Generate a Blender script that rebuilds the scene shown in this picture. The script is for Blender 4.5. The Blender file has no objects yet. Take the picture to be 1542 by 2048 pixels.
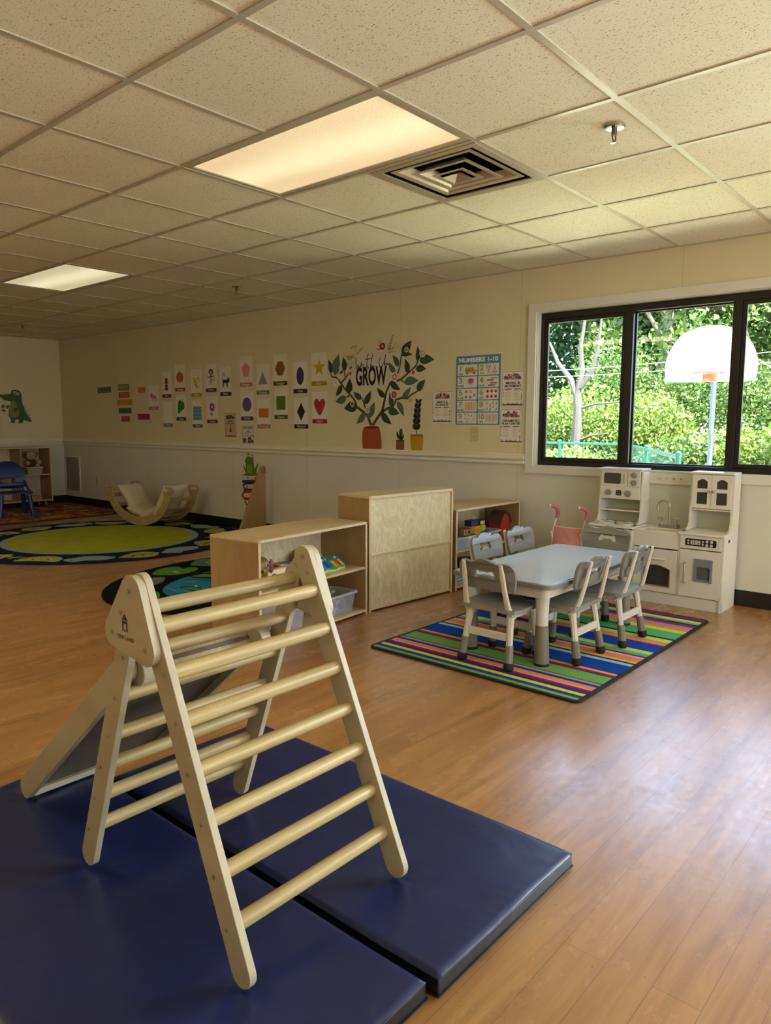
import bpy, math, random
import numpy as np
from mathutils import Vector, Matrix
from mathutils.geometry import tessellate_polygon
random.seed(7)
PI = math.pi
sc = bpy.context.scene
COL = sc.collection

# ------------------------------------------------------------------ camera
CX, CY, CZ = 1.8164, -1.4435, 1.185
YAW, PITCH, ROLL, FPX = 0.71336, -0.12155, 0.00323, 1460.94
_f = Vector((-math.sin(YAW)*math.cos(PITCH), math.cos(YAW)*math.cos(PITCH), math.sin(PITCH)))
_r = Vector((math.cos(YAW), math.sin(YAW), 0)); _u = _r.cross(_f)
_r2 = math.cos(ROLL)*_r + math.sin(ROLL)*_u; _u2 = _r2.cross(_f)
cam_d = bpy.data.cameras.new('camera'); cam = bpy.data.objects.new('camera', cam_d); COL.objects.link(cam)
M = Matrix((_r2, _u2, -_f)).transposed().to_4x4(); M.translation = Vector((CX, CY, CZ))
cam.matrix_world = M
cam_d.sensor_fit = 'VERTICAL'; cam_d.sensor_height = 36.0; cam_d.sensor_width = 36.0*1542/2048
cam_d.lens = 36.0*FPX/2048.0
cam_d.clip_start = 0.02; cam_d.clip_end = 300
sc.camera = cam

# ------------------------------------------------------------------ view, sky, sun, added fill lamps
sc.view_settings.view_transform = 'Standard'; sc.view_settings.look = 'None'
sc.view_settings.gamma = 1.0; sc.view_settings.use_curve_mapping = False
sc.view_settings.exposure = 1.15
sc.cycles.max_bounces = 10; sc.cycles.diffuse_bounces = 5; sc.cycles.glossy_bounces = 4
sc.cycles.transparent_max_bounces = 16; sc.cycles.sample_clamp_indirect = 6.0
SKY = 4.0; SUN = 20.0; LAMP = 0.36; WARM = (1.0, 0.86, 0.56)
w = bpy.data.worlds.new('sky'); sc.world = w; w.use_nodes = True
wn = w.node_tree.nodes; wl = w.node_tree.links
wbg = wn['Background']; tc = wn.new('ShaderNodeTexCoord'); sx = wn.new('ShaderNodeSeparateXYZ'); rp = wn.new('ShaderNodeValToRGB')
wl.new(tc.outputs['Generated'], sx.inputs[0]); wl.new(sx.outputs['Z'], rp.inputs[0]); wl.new(rp.outputs[0], wbg.inputs[0])
rp.color_ramp.elements[0].position = 0.0; rp.color_ramp.elements[0].color = (0.80, 0.90, 1.0, 1)
rp.color_ramp.elements[1].position = 0.7; rp.color_ramp.elements[1].color = (0.30, 0.52, 1.0, 1)
wbg.inputs[1].default_value = SKY
def light(name, kind, loc, energy, color, aim=None, **kw):
    d = bpy.data.lights.new(name, kind); d.energy = energy; d.color = color
    for k, v in kw.items(): setattr(d, k, v)
    o = bpy.data.objects.new(name, d); COL.objects.link(o); o.location = loc
    if aim is not None: o.rotation_euler = (Vector(aim)-Vector(loc)).to_track_quat('-Z', 'Y').to_euler()
    return o
light('sun', 'SUN', (0, -10, 20), SUN, (1.0, 0.95, 0.84), aim=(-10.0, -6.4, 3.0), angle=0.01)
# fill lamps added behind the added, unseen windows in the right and back walls
light('fill_lamp_right', 'AREA', (5.3, 0.6, 1.375), 7, (1.0, 0.95, 0.84), aim=(0, 0.6, 1.1), shape='RECTANGLE', size=2.6, size_y=1.2)
light('fill_lamp_back_wall', 'AREA', (3.3, 3.9, 1.5), 150, (0.72, 0.86, 1.0), aim=(2.4, 0, 0.3), shape='RECTANGLE', size=1.9, size_y=1.1)
# warm area lamps added at ceiling height, out of view, to fill the room
for lx, ly, LP in ((-2.4, -1.2, 15), (1.2, -2.8, 5), (3.4, -0.6, 5), (-4.6, -1.0, 9)):
    light('added_ceiling_fill', 'AREA', (lx, ly, 2.33), LP, WARM, aim=(lx, ly, 0), shape='RECTANGLE', size=1.15, size_y=0.55)

# ------------------------------------------------------------------ colour and materials
def lin(c): return c/12.92 if c <= 0.04045 else ((c+0.055)/1.055)**2.4
def hx(s): return tuple(lin(int(s[i:i+2], 16)/255) for i in (0, 2, 4))
MC = {}
class NT:
    def __init__(s, name):
        s.m = bpy.data.materials.new(name); s.m.use_nodes = True; s.n = s.m.node_tree.nodes; s.l = s.m.node_tree.links
        s.b = s.n['Principled BSDF']
    def node(s, t, **kw):
        o = s.n.new(t)
        for k, v in kw.items():
            if hasattr(o, k): setattr(o, k, v)
            else: o.inputs[k.replace('_', ' ')].default_value = v
        return o
    def link(s, a, b): s.l.new(a, b)
    def coord(s, scale=(1, 1, 1), kind='Object', rot=(0, 0, 0)):
        t = s.node('ShaderNodeTexCoord'); m = s.node('ShaderNodeMapping')
        m.inputs['Scale'].default_value = scale; m.inputs['Rotation'].default_value = rot
        s.link(t.outputs[kind], m.inputs[0]); return m.outputs[0]
    def ramp(s, fac, stops, interp='LINEAR'):
        r = s.node('ShaderNodeValToRGB'); r.color_ramp.interpolation = interp
        e = r.color_ramp.elements
        while len(e) < len(stops): e.new(0.5)
        for i, (p, c) in enumerate(stops): e[i].position = p; e[i].color = (*c, 1)
        s.link(fac, r.inputs[0]); return r.outputs[0]
    def bump(s, h, strength, dist=0.01):
        b = s.node('ShaderNodeBump'); b.inputs['Strength'].default_value = strength; b.inputs['Distance'].default_value = dist
        s.link(h, b.inputs['Height']); s.link(b.outputs[0], s.b.inputs['Normal'])
    def noise(s, vec, scale=5, detail=3, rough=0.5, dist=0.0):
        n = s.node('ShaderNodeTexNoise'); n.inputs['Scale'].default_value = scale; n.inputs['Detail'].default_value = detail
        n.inputs['Roughness'].default_value = rough; n.inputs['Distortion'].default_value = dist
        s.link(vec, n.inputs['Vector']); return n.outputs[0]
def mul(c, k): return tuple(min(1, x*k) for x in c)
def mat(key, col, rough=0.5, metal=0.0, var=0.05, scale=8, bump=0.0, spec=0.5, coat=0.0):
    if key in MC: return MC[key]
    c = hx(col) if isinstance(col, str) else col
    t = NT(key); v = t.coord()
    n = t.noise(v, scale, 2)
    t.link(t.ramp(n, [(0.3, mul(c, 1-var)), (0.7, mul(c, 1+var))]), t.b.inputs['Base Color'])
    t.b.inputs['Roughness'].default_value = rough; t.b.inputs['Metallic'].default_value = metal
    t.b.inputs['Specular IOR Level'].default_value = spec; t.b.inputs['Coat Weight'].default_value = coat
    if bump: t.bump(t.noise(v, scale*12, 2), bump, 0.003)
    MC[key] = t.m; return t.m
def wood(key, c1, c2, axis=2, rough=0.45, freq=9.0, stretch=0.06, ply=0.0, swirl=1.2):
    """grain runs along axis (0,1,2) of the object"""
    if key in MC: return MC[key]
    c1, c2 = hx(c1), hx(c2)
    sc_ = [freq, freq, freq]; sc_[axis] = freq*stretch
    t = NT(key); v = t.coord(tuple(sc_))
    a = t.noise(v, 1.6, 6, 0.62, swirl)
    t.link(t.ramp(a, [(0.30, c1), (0.52, tuple((x+y)/2 for x, y in zip(c1, c2))), (0.72, c2)]), t.b.inputs['Base Color'])
    t.b.inputs['Roughness'].default_value = rough
    t.bump(a, 0.05, 0.002)
    MC[key] = t.m; return t.m
def emit(key, col, s):
    t = NT(key); t.b.inputs['Base Color'].default_value = (*hx(col), 1)
    t.b.inputs['Emission Color'].default_value = (*hx(col), 1); t.b.inputs['Emission Strength'].default_value = s
    MC[key] = t.m; return t.m
def clear_plastic(key, col, alpha):
    if key in MC: return MC[key]
    t = NT(key); v = t.coord(); t.link(t.ramp(t.noise(v, 20, 2), [(0.3, mul(hx(col), .95)), (0.7, hx(col))]), t.b.inputs['Base Color'])
    t.b.inputs['Roughness'].default_value = 0.15; t.b.inputs['Alpha'].default_value = alpha
    MC[key] = t.m; return t.m
def ink(col):   # print on paper or vinyl
    return mat('print_'+col, col, 0.55, var=0.03, scale=30)

# ------------------------------------------------------------------ mesh builder
WT = {}
class MB:
    def __init__(s): s.v = []; s.f = []; s.m = []
    def add(s, vs, fs, mi=0):
        o = len(s.v); s.v += [tuple(p) for p in vs]; s.f += [tuple(i+o for i in f) for f in fs]; s.m += [mi]*len(fs); return s
    def box(s, x0, x1, y0, y1, z0, z1, mi=0):
        v = [(x, y, z) for z in (z0, z1) for y in (y0, y1) for x in (x0, x1)]
        return s.add(v, [(0, 2, 3, 1), (4, 5, 7, 6), (0, 1, 5, 4), (2, 6, 7, 3), (0, 4, 6, 2), (1, 3, 7, 5)], mi)
    def obox(s, c, ax, ay, az, mi=0):   # oriented box, half axes
        c, ax, ay, az = map(Vector, (c, ax, ay, az))
        v = [c+ax*i+ay*j+az*k for k in (-1, 1) for j in (-1, 1) for i in (-1, 1)]
        return s.add(v, [(0, 2, 3, 1), (4, 5, 7, 6), (0, 1, 5, 4), (2, 6, 7, 3), (0, 4, 6, 2), (1, 3, 7, 5)], mi)
    def tube(s, pts, r, n=10, mi=0, caps=True, sx=1.0):
        pts = [Vector(p) for p in pts]; rs = r if isinstance(r, (list, tuple)) else [r]*len(pts)
        vs = []; prev = None
        for i, p in enumerate(pts):
            d = (pts[min(i+1, len(pts)-1)]-pts[max(i-1, 0)]).normalized()
            if prev is None:
                a = Vector((0, 0, 1)) if abs(d.z) < 0.9 else Vector((1, 0, 0))
                e1 = d.cross(a).normalized()
            else:
                e1 = (prev - d*prev.dot(d)).normalized()
            prev = e1; e2 = d.cross(e1)
            for k in range(n):
                t = 2*PI*k/n; vs.append(p+e1*math.cos(t)*rs[i]*sx+e2*math.sin(t)*rs[i])
        fs = [(i*n+k, i*n+(k+1) % n, (i+1)*n+(k+1) % n, (i+1)*n+k) for i in range(len(pts)-1) for k in range(n)]
        if caps: fs += [tuple(reversed(range(n))), tuple(range((len(pts)-1)*n, len(pts)*n))]
        return s.add(vs, fs, mi)
    def cyl(s, p, q, r, r2=None, n=16, mi=0): return s.tube([p, q], [r, r if r2 is None else r2], n, mi)
    def lathe(s, prof, O=(0, 0, 0), n=24, mi=0, sx=1, sy=1):
        vs = [(O[0]+r*math.cos(2*PI*k/n)*sx, O[1]+r*math.sin(2*PI*k/n)*sy, O[2]+z) for r, z in prof for k in range(n)]
        fs = [(i*n+k, i*n+(k+1) % n, (i+1)*n+(k+1) % n, (i+1)*n+k) for i in range(len(prof)-1) for k in range(n)]
        return s.add(vs, fs, mi)
    def ball(s, c, r, n=14, mi=0):
        r = r if isinstance(r, (list, tuple)) else (r, r, r); m = n//2+1
        vs = []
        for i in range(m+1):
            a = PI*i/m
            for k in range(n):
                b = 2*PI*k/n; vs.append((c[0]+r[0]*math.sin(a)*math.cos(b), c[1]+r[1]*math.sin(a)*math.sin(b), c[2]+r[2]*math.cos(a)))
        fs = [(i*n+k, (i+1)*n+k, (i+1)*n+(k+1) % n, i*n+(k+1) % n) for i in range(m) for k in range(n)]
        return s.add(vs, fs, mi)
    def prism(s, loops, O, U, V, depth, mi=0, bulge=None):
        """loops: outer then holes, 2D; placed at O+u*U+v*V, extruded along U x V by depth (0 = flat)"""
        O, U, V = Vector(O), Vector(U), Vector(V); N = U.cross(V).normalized()
        flat = [p for l in loops for p in l]
        tri = tessellate_polygon([[Vector((x, y, 0)) for x, y in l] for l in loops])
        b = bulge or (lambda u, v: 0.0)
        A = [O+U*x+V*y+N*b(x, y) for x, y in flat]
        def ori(t):
            (x1, y1), (x2, y2), (x3, y3) = (flat[i] for i in t)
            return t if (x2-x1)*(y3-y1)-(x3-x1)*(y2-y1) > 0 else (t[0], t[2], t[1])
        tri = [ori(t) for t in tri]
        if not depth: return s.add(A, tri, mi)
        n = len(flat); vs = A+[p+N*depth for p in A]
        fs = [tuple(reversed(t)) for t in tri]+[tuple(i+n for i in t) for t in tri]
        o = 0
        for li, l in enumerate(loops):
            k = len(l); area = sum(l[i][0]*l[(i+1) % k][1]-l[(i+1) % k][0]*l[i][1] for i in range(k))
            for i in range(k):
                a, c = o+i, o+(i+1) % k
                q = (a, c, c+n, a+n)
                fs.append(q if (area > 0) == (li == 0) else tuple(reversed(q)))
            o += k
        return s.add(vs, fs, mi)
    def build(s, name, mats, parent=None, bevel=0.0, smooth=False, local=False, seg=2, loc=None, angle=35):
        """parts are given in world space unless local=True (then in the parent's space)"""
        me = bpy.data.meshes.new(name)
        off = Vector((0, 0, 0))
        if parent is not None and not local: off = WT.get(parent.name, Vector((0, 0, 0)))
        elif parent is None and not local:
            if loc is not None: off = Vector(loc)
            else:
                a = np.array(s.v); off = Vector((float((a[:, 0].min()+a[:, 0].max())/2), float((a[:, 1].min()+a[:, 1].max())/2), float(a[:, 2].min())))
        me.from_pydata([(x-off.x, y-off.y, z-off.z) for x, y, z in s.v], [], s.f)
        for m in (mats if isinstance(mats, (list, tuple)) else [mats]): me.materials.append(m)
        if any(s.m): me.polygons.foreach_set('material_index', s.m)
        if smooth: me.shade_smooth(); me.set_sharp_from_angle(angle=math.radians(angle))
        me.update()
        o = bpy.data.objects.new(name, me); COL.objects.link(o)
        if parent is None: o.location = off; WT[o.name] = off
        else: o.parent = parent; WT[o.name] = WT.get(parent.name, Vector((0, 0, 0)))
        if bevel:
            b = o.modifiers.new('bevel', 'BEVEL'); b.width = bevel; b.segments = seg; b.limit_method = 'ANGLE'; b.angle_limit = math.radians(40)
            b.harden_normals = False
        return o
def tag(o, label, cat, group=None):
    o['label'] = label; o['category'] = cat
    if group: o['group'] = group
    return o
def struct(o): o['kind'] = 'structure'; return o
def thing(name, loc, label, cat, group=None, rz=0.0):
    o = bpy.data.objects.new(name, None); COL.objects.link(o); o.location = loc; o.rotation_euler = (0, 0, rz)
    o.empty_display_size = 0.1; WT[o.name] = Vector(loc); return tag(o, label, cat, group)
def copy_tree(o, parent=None):
    c = o.copy(); COL.objects.link(c)
    if parent is not None: c.parent = parent
    for ch in list(o.children): copy_tree(ch, c)
    return c
# 2D shapes
def circ(cx, cy, r, n=24, ry=None, a0=0): return [(cx+r*math.cos(a0+2*PI*k/n), cy+(ry or r)*math.sin(a0+2*PI*k/n)) for k in range(n)]
def rrect(x0, x1, y0, y1, r, n=5):
    p = []
    for cx, cy, a in ((x1-r, y0+r, -PI/2), (x1-r, y1-r, 0), (x0+r, y1-r, PI/2), (x0+r, y0+r, PI)):
        p += [(cx+r*math.cos(a+PI/2*k/n), cy+r*math.sin(a+PI/2*k/n)) for k in range(n+1)]
    return p
def hull(circles, n=28):   # convex hull of circles
    P = [p for c in circles for p in circ(c[0], c[1], c[2], n)]
    P = sorted(set(P)); h = []
    def half(Q):
        r = []
        for p in Q:
            while len(r) > 1 and (r[-1][0]-r[-2][0])*(p[1]-r[-2][1])-(r[-1][1]-r[-2][1])*(p[0]-r[-2][0]) <= 0: r.pop()
            r.append(p)
        return r[:-1]
    return half(P)+half(P[::-1])
def smooth2(pts, k=4):     # closed catmull-rom
    n = len(pts); o = []
    for i in range(n):
        p0, p1, p2, p3 = pts[i-1], pts[i], pts[(i+1) % n], pts[(i+2) % n]
        for j in range(k):
            t = j/k
            o.append(tuple(0.5*((2*b)+(-a+c)*t+(2*a-5*b+4*c-d)*t*t+(-a+3*b-3*c+d)*t**3) for a, b, c, d in zip(p0, p1, p2, p3)))
    return o
def strip(pts, w0, w1=None):   # tapered ribbon outline
    w1 = w0 if w1 is None else w1; n = len(pts); L = []; R = []
    for i, p in enumerate(pts):
        a, b = pts[max(i-1, 0)], pts[min(i+1, n-1)]; dx, dy = b[0]-a[0], b[1]-a[1]; d = math.hypot(dx, dy) or 1
        ww = (w0+(w1-w0)*i/(n-1))/2; L.append((p[0]-dy/d*ww, p[1]+dx/d*ww)); R.append((p[0]+dy/d*ww, p[1]-dx/d*ww))
    return L+R[::-1]
def leaf(x0, y0, x1, y1, wd, k=7, sk=0.0):
    dx, dy = x1-x0, y1-y0; L = math.hypot(dx, dy); nx, ny = -dy/L, dx/L; A = []; B = []
    for i in range(k+1):
        t = i/k; h = math.sin(PI*t**0.75)*wd*L/2; c = sk*math.sin(PI*t)*L
        A.append((x0+dx*t+nx*(h+c), y0+dy*t+ny*(h+c))); B.append((x0+dx*t-nx*(h-c), y0+dy*t-ny*(h-c)))
    return A+B[-2:0:-1]
def star(cx, cy, r, q=0.42, n=5, sx=1): return [(cx+sx*(r if k % 2 == 0 else r*q)*math.sin(PI*k/n), cy+(r if k % 2 == 0 else r*q)*math.cos(PI*k/n)) for k in range(2*n)]
# picture ray helpers: where a point seen in the photograph lies on a real plane of the room
def ray(px, py): return _f+_r2*((px-771)/FPX)-_u2*((py-1024)/FPX)
def on(px, py, axis, val):
    d = ray(px, py); c = (CX, CY, CZ)[axis]; t = (val-c)/d[axis]; return Vector((CX, CY, CZ))+d*t
YW = 3.632; XL = -8.86; HC = 2.356; XR = 5.0; YB = -4.2; G = 0.6096
def wp(px, py): p = on(px, py, 1, YW); return (p.x, p.z)
def fp(px, py, z=0.0): p = on(px, py, 2, z); return (p.x, p.y)
UX, UZ, UY = (1, 0, 0), (0, 0, 1), (0, 1, 0)
_tc = {}
def glyphs(text, size, bold=0.0, shear=0.0, wide=1.0):
    cu = bpy.data.curves.new('t', 'FONT'); cu.body = text; cu.size = 1.0; cu.align_x = 'CENTER'; cu.align_y = 'CENTER'
    cu.offset = bold; cu.shear = shear; cu.resolution_u = 3
    ob = bpy.data.objects.new('t', cu); COL.objects.link(ob)
    dg = bpy.context.evaluated_depsgraph_get(); me = bpy.data.meshes.new_from_object(ob.evaluated_get(dg))
    vs = [(v.co.x*size*wide, v.co.y*size) for v in me.vertices]; fs = [tuple(p.vertices) for p in me.polygons]
    bpy.data.objects.remove(ob); bpy.data.curves.remove(cu); bpy.data.meshes.remove(me)
    return vs, fs
def write(mb, text, O, U, V, size, mi=0, bold=0.0, shear=0.0, wide=1.0, fit=None, rot=0.0):
    vs, fs = glyphs(text, size, bold, shear, wide)
    if not vs: return mb
    if fit:
        wd = max(v[0] for v in vs)-min(v[0] for v in vs)
        k = fit/wd if wd else 1; vs = [(x*k, y) for x, y in vs]
    if rot: vs = [(x*math.cos(rot)-y*math.sin(rot), x*math.sin(rot)+y*math.cos(rot)) for x, y in vs]
    O, U, V = Vector(O), Vector(U), Vector(V); N = U.cross(V)
    fs2 = []
    for f in fs:
        a = sum(vs[f[i]][0]*vs[f[(i+1) % len(f)]][1]-vs[f[(i+1) % len(f)]][0]*vs[f[i]][1] for i in range(len(f)))
        fs2.append(f if a > 0 else tuple(reversed(f)))
    return mb.add([O+U*x+V*y for x, y in vs], fs2, mi)

# ================================================================== STRUCTURE
def floor_mat():
    t = NT('vinyl_plank_floor'); v = t.coord(rot=(0, 0, PI/2))
    br = t.node('ShaderNodeTexBrick'); br.offset = 0.5; br.offset_frequency = 2; br.squash = 1.0
    t.link(v, br.inputs['Vector'])
    for k, x in (('Scale', 1.0), ('Mortar Size', 0.0012), ('Mortar Smooth', 0.1), ('Bias', 0.0), ('Brick Width', 0.92), ('Row Height', 0.1015)): br.inputs[k].default_value = x
    br.inputs['Color1'].default_value = (0.25, 0.25, 0.25, 1); br.inputs['Color2'].default_value = (0.75, 0.75, 0.75, 1); br.inputs['Mortar'].default_value = (0, 0, 0, 1)
    g = t.noise(t.coord((14, 1.3, 1)), 1.0, 6, 0.62, 1.0)
    g2 = t.noise(t.coord((2.2, 0.8, 1)), 1.0, 4, 0.6)
    base = t.ramp(g, [(0.28, hx('875B30')), (0.48, hx('9E6E38')), (0.62, hx('AC7C44')), (0.78, hx('966732'))])
    mx = t.node('ShaderNodeMixRGB', blend_type='MULTIPLY'); mx.inputs[0].default_value = 1.0
    t.link(base, mx.inputs[1]); t.link(t.ramp(br.outputs['Color'], [(0.0, (.62, .56, .5)), (0.2, (.93, .93, .93)), (0.8, (1.06, 1.04, 1.02))]), mx.inputs[2])
    m2 = t.node('ShaderNodeMixRGB', blend_type='MULTIPLY'); m2.inputs[0].default_value = 1.0
    t.link(mx.outputs[0], m2.inputs[1]); t.link(t.ramp(g2, [(0.3, (.86, .86, .86)), (0.7, (1.08, 1.08, 1.08))]), m2.inputs[2])
    t.link(m2.outputs[0], t.b.inputs['Base Color'])
    r1 = t.noise(t.coord((7, 4, 1)), 6.0, 5, 0.7)
    t.link(t.ramp(r1, [(0.3, (.26,)*3), (0.7, (.42,)*3)]), t.b.inputs['Roughness'])
    t.b.inputs['Specular IOR Level'].default_value = 0.8
    t.b.inputs['Coat Weight'].default_value = 0.55; t.link(t.ramp(t.noise(t.coord((2.5, 1.2, 1)), 3.0, 6, .72), [(0.35, (.19,)*3), (0.65, (.31,)*3)]), t.b.inputs['Coat Roughness'])
    t.bump(t.noise(t.coord((30, 9, 1)), 2.0, 4, 0.6), 0.10, 0.002)
    return t.m
def ceiling_mat():
    t = NT('fissured_ceiling_tile'); v = t.coord()
    n1 = t.noise(t.coord((1, 1, 1)), 150, 3, 0.6, 0.4); n2 = t.noise(v, 34, 3, 0.65, 1.5); n3 = t.noise(v, 1.3, 2)
    spk = t.ramp(n1, [(0.355, (.36, .31, .20)), (0.395, (1, 1, 1))]); fis = t.ramp(n2, [(0.27, (.62, .56, .45)), (0.33, (1, 1, 1))])
    base = t.ramp(n3, [(0.35, hx('E6E1C4')), (0.7, hx('ECE8CE'))])
    a = t.node('ShaderNodeMixRGB', blend_type='MULTIPLY'); a.inputs[0].default_value = 0.85; t.link(base, a.inputs[1]); t.link(spk, a.inputs[2])
    b = t.node('ShaderNodeMixRGB', blend_type='MULTIPLY'); b.inputs[0].default_value = 0.5; t.link(a.outputs[0], b.inputs[1]); t.link(fis, b.inputs[2])
    t.link(b.outputs[0], t.b.inputs['Base Color']); t.b.inputs['Roughness'].default_value = 0.9; t.b.inputs['Specular IOR Level'].default_value = 0.1
    t.bump(n1, 0.25, 0.004)
    return t.m
def wall_mat():
    """one painted wall: cream above the rail, paler off-white below, hairline joints between the panels"""
    t = NT('painted_wall_panels'); g = t.node('ShaderNodeNewGeometry'); s = t.node('ShaderNodeSeparateXYZ'); t.link(g.outputs['Position'], s.inputs[0])
    up = t.node('ShaderNodeMath', operation='GREATER_THAN'); up.inputs[1].default_value = 0.9; t.link(s.outputs['Z'], up.inputs[0])
    mx = t.node('ShaderNodeMixRGB'); t.link(up.outputs[0], mx.inputs[0]); mx.inputs[1].default_value = (*hx('D8D2C4'), 1); mx.inputs[2].default_value = (*hx('DCD0A8'), 1)
    md = t.node('ShaderNodeMath', operation='ADD'); t.link(s.outputs['X'], md.inputs[0]); t.link(s.outputs['Y'], md.inputs[1])
    m1 = t.node('ShaderNodeMath', operation='PINGPONG'); t.link(md.outputs[0], m1.inputs[0]); m1.inputs[1].default_value = 0.61
    lt = t.node('ShaderNodeMath', operation='LESS_THAN'); t.link(m1.outputs[0], lt.inputs[0]); lt.inputs[1].default_value = 0.003
    m2 = t.node('ShaderNodeMixRGB', blend_type='MULTIPLY'); f = t.node('ShaderNodeMath', operation='MULTIPLY'); t.link(lt.outputs[0], f.inputs[0]); f.inputs[1].default_value = 0.35
    t.link(f.outputs[0], m2.inputs[0]); t.link(mx.outputs[0], m2.inputs[1]); m2.inputs[2].default_value = (.55, .48, .36, 1)
    n = t.noise(t.coord((1, 1, 1)), 2.0, 4, 0.6); m3 = t.node('ShaderNodeMixRGB', blend_type='MULTIPLY'); m3.inputs[0].default_value = 1.0
    t.link(m2.outputs[0], m3.inputs[1]); t.link(t.ramp(n, [(0.3, (.97,)*3), (0.7, (1.02,)*3)]), m3.inputs[2])
    t.link(m3.outputs[0], t.b.inputs['Base Color']); t.b.inputs['Roughness'].default_value = 0.55; t.b.inputs['Specular IOR Level'].default_value = 0.3
    t.bump(t.noise(t.coord(), 60, 2), 0.04, 0.002)
    return t.m
FLOOR_M, CEIL_M, WALL_M = floor_mat(), ceiling_mat(), wall_mat()
trimw = mat('white_trim_paint', 'DAD6C8', 0.4, var=0.02)
railm = mat('cream_trim_paint', 'E6DFC8', 0.4, var=0.02)
blackbase = mat('black_vinyl_base', '191614', 0.35, var=0.1)
dark_al = mat('dark_bronze_aluminium', '231F1C', 0.35, 0.3, var=0.08)
gridm = mat('painted_ceiling_grid', 'B8B096', 0.28, var=0.02)

struct(MB().box(XL-.2, XR+.2, YB-.2, YW+.2, -0.12, 0).build('floor', FLOOR_M, local=True))
WZ0, WZ1 = 0.85, 2.025
wins = [(-1.05, 1.075), (2.25, 4.375)]  # second opening is added, unseen, to brighten the floor on the right
WT_ = 0.20
loops = [[(XL-.2, -0.3), (XR+.2, -0.3), (XR+.2, 2.7), (XL-.2, 2.7)]]+[[(a, WZ0), (b, WZ0), (b, WZ1), (a, WZ1)] for a, b in wins]
struct(MB().prism(loops, (0, YW+WT_, 0), UX, UZ, WT_).build('wall_back', WALL_M, local=True))
struct(MB().prism([[(YB-.2, -0.3), (YW, -0.3), (YW, 2.7), (YB-.2, 2.7)]], (XL-.15, 0, 0), UY, UZ, .15).build('wall_left', WALL_M, local=True))
# right wall, with an opening added for the fill lamp, and wall behind camera
rw = [[(-YW, -0.3), (-YB+.2, -0.3), (-YB+.2, 2.7), (-YW, 2.7)], [(-1.95, 0.75), (0.75, 0.75), (0.75, 2.0), (-1.95, 2.0)]]
struct(MB().prism(rw, (XR+.15, 0, 0), (0, -1, 0), UZ, .15).build('wall_right', WALL_M, local=True))
struct(MB().box(XL-.2, XR+.2, YB-.15, YB, -0.3, 2.7).build('wall_front', WALL_M, local=True))
cells = [(-2*G, 0, G, 2*G), (-8*G, -6*G, 2*G, 3*G), (-G, 0, 2*G, 3*G)]
cb = MB()
for i in range(-15, 9):
    for j in range(-7, 6):
        x0, x1, y0, y1 = max(i*G, XL), min((i+1)*G, XR), max(j*G, YB), min((j+1)*G, YW)
        if x1 <= x0 or y1 <= y0 or any(a_-.01 < (x0+x1)/2 < b_+.01 and c_ < (y0+y1)/2 < d_ for a_, b_, c_, d_ in cells): continue
        cb.box(x0, x1, y0, y1, HC, HC+.016)
struct(cb.build('ceiling', CEIL_M, local=True))
# exposed T-bar grid of the ceiling
gb = MB(); B = 0.012
for j in range(-6, 6): gb.box(XL, XR, j*G-B, j*G+B, HC-.005, HC+.0)
for i in range(-14, 9):
    for j in range(-7, 6):
        if (i, j) in ((-1, 1), (-7, 2)): continue
        y0, y1 = max(j*G+B, YB), min((j+1)*G-B, YW)
        if y1 > y0: gb.box(i*G-B, i*G+B, y0, y1, HC-.005, HC+.0)
gb.box(XL, XR, YW-.018, YW, HC-.006, HC); gb.box(XL, XL+.018, YB, YW, HC-.006, HC)
struct(gb.build('trim_1', gridm, local=True))
# unseen roof with an eave, put above the tiles to keep sunlight out
struct(MB().box(XL-.5, XR+.5, YB-.5, YW+.22, 2.72, 2.86).build('trim_2', mat('roof_deck', '6b6258', .8), local=True))
def rail_run(mb, axis, a, b, wall):
    # two-bead profile
    for z0, z1, d in ((0.856, 0.866, .012), (0.866, 0.890, .030), (0.890, 0.902, .012), (0.902, 0.932, .040), (0.932, 0.944, .014)):
        if axis == 0: mb.box(a, b, wall-d, wall, z0, z1)
        else: mb.box(wall, wall+d, a, b, z0, z1)
struct((lambda m: (rail_run(m, 0, XL, -1.118, YW), m)[1])(MB()).build('trim_3', railm, bevel=.003, local=True))
struct((lambda m: (rail_run(m, 1, YB, YW, XL), m)[1])(MB()).build('trim_4', railm, bevel=.003, local=True))
struct(MB().box(XL, XR, YW-.008, YW, 0, .105).build('baseboard_back', blackbase, bevel=.003, local=True))
struct(MB().box(XL, XL+.008, YB, YW, 0, .105).build('baseboard_left', blackbase, bevel=.003, local=True))

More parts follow.
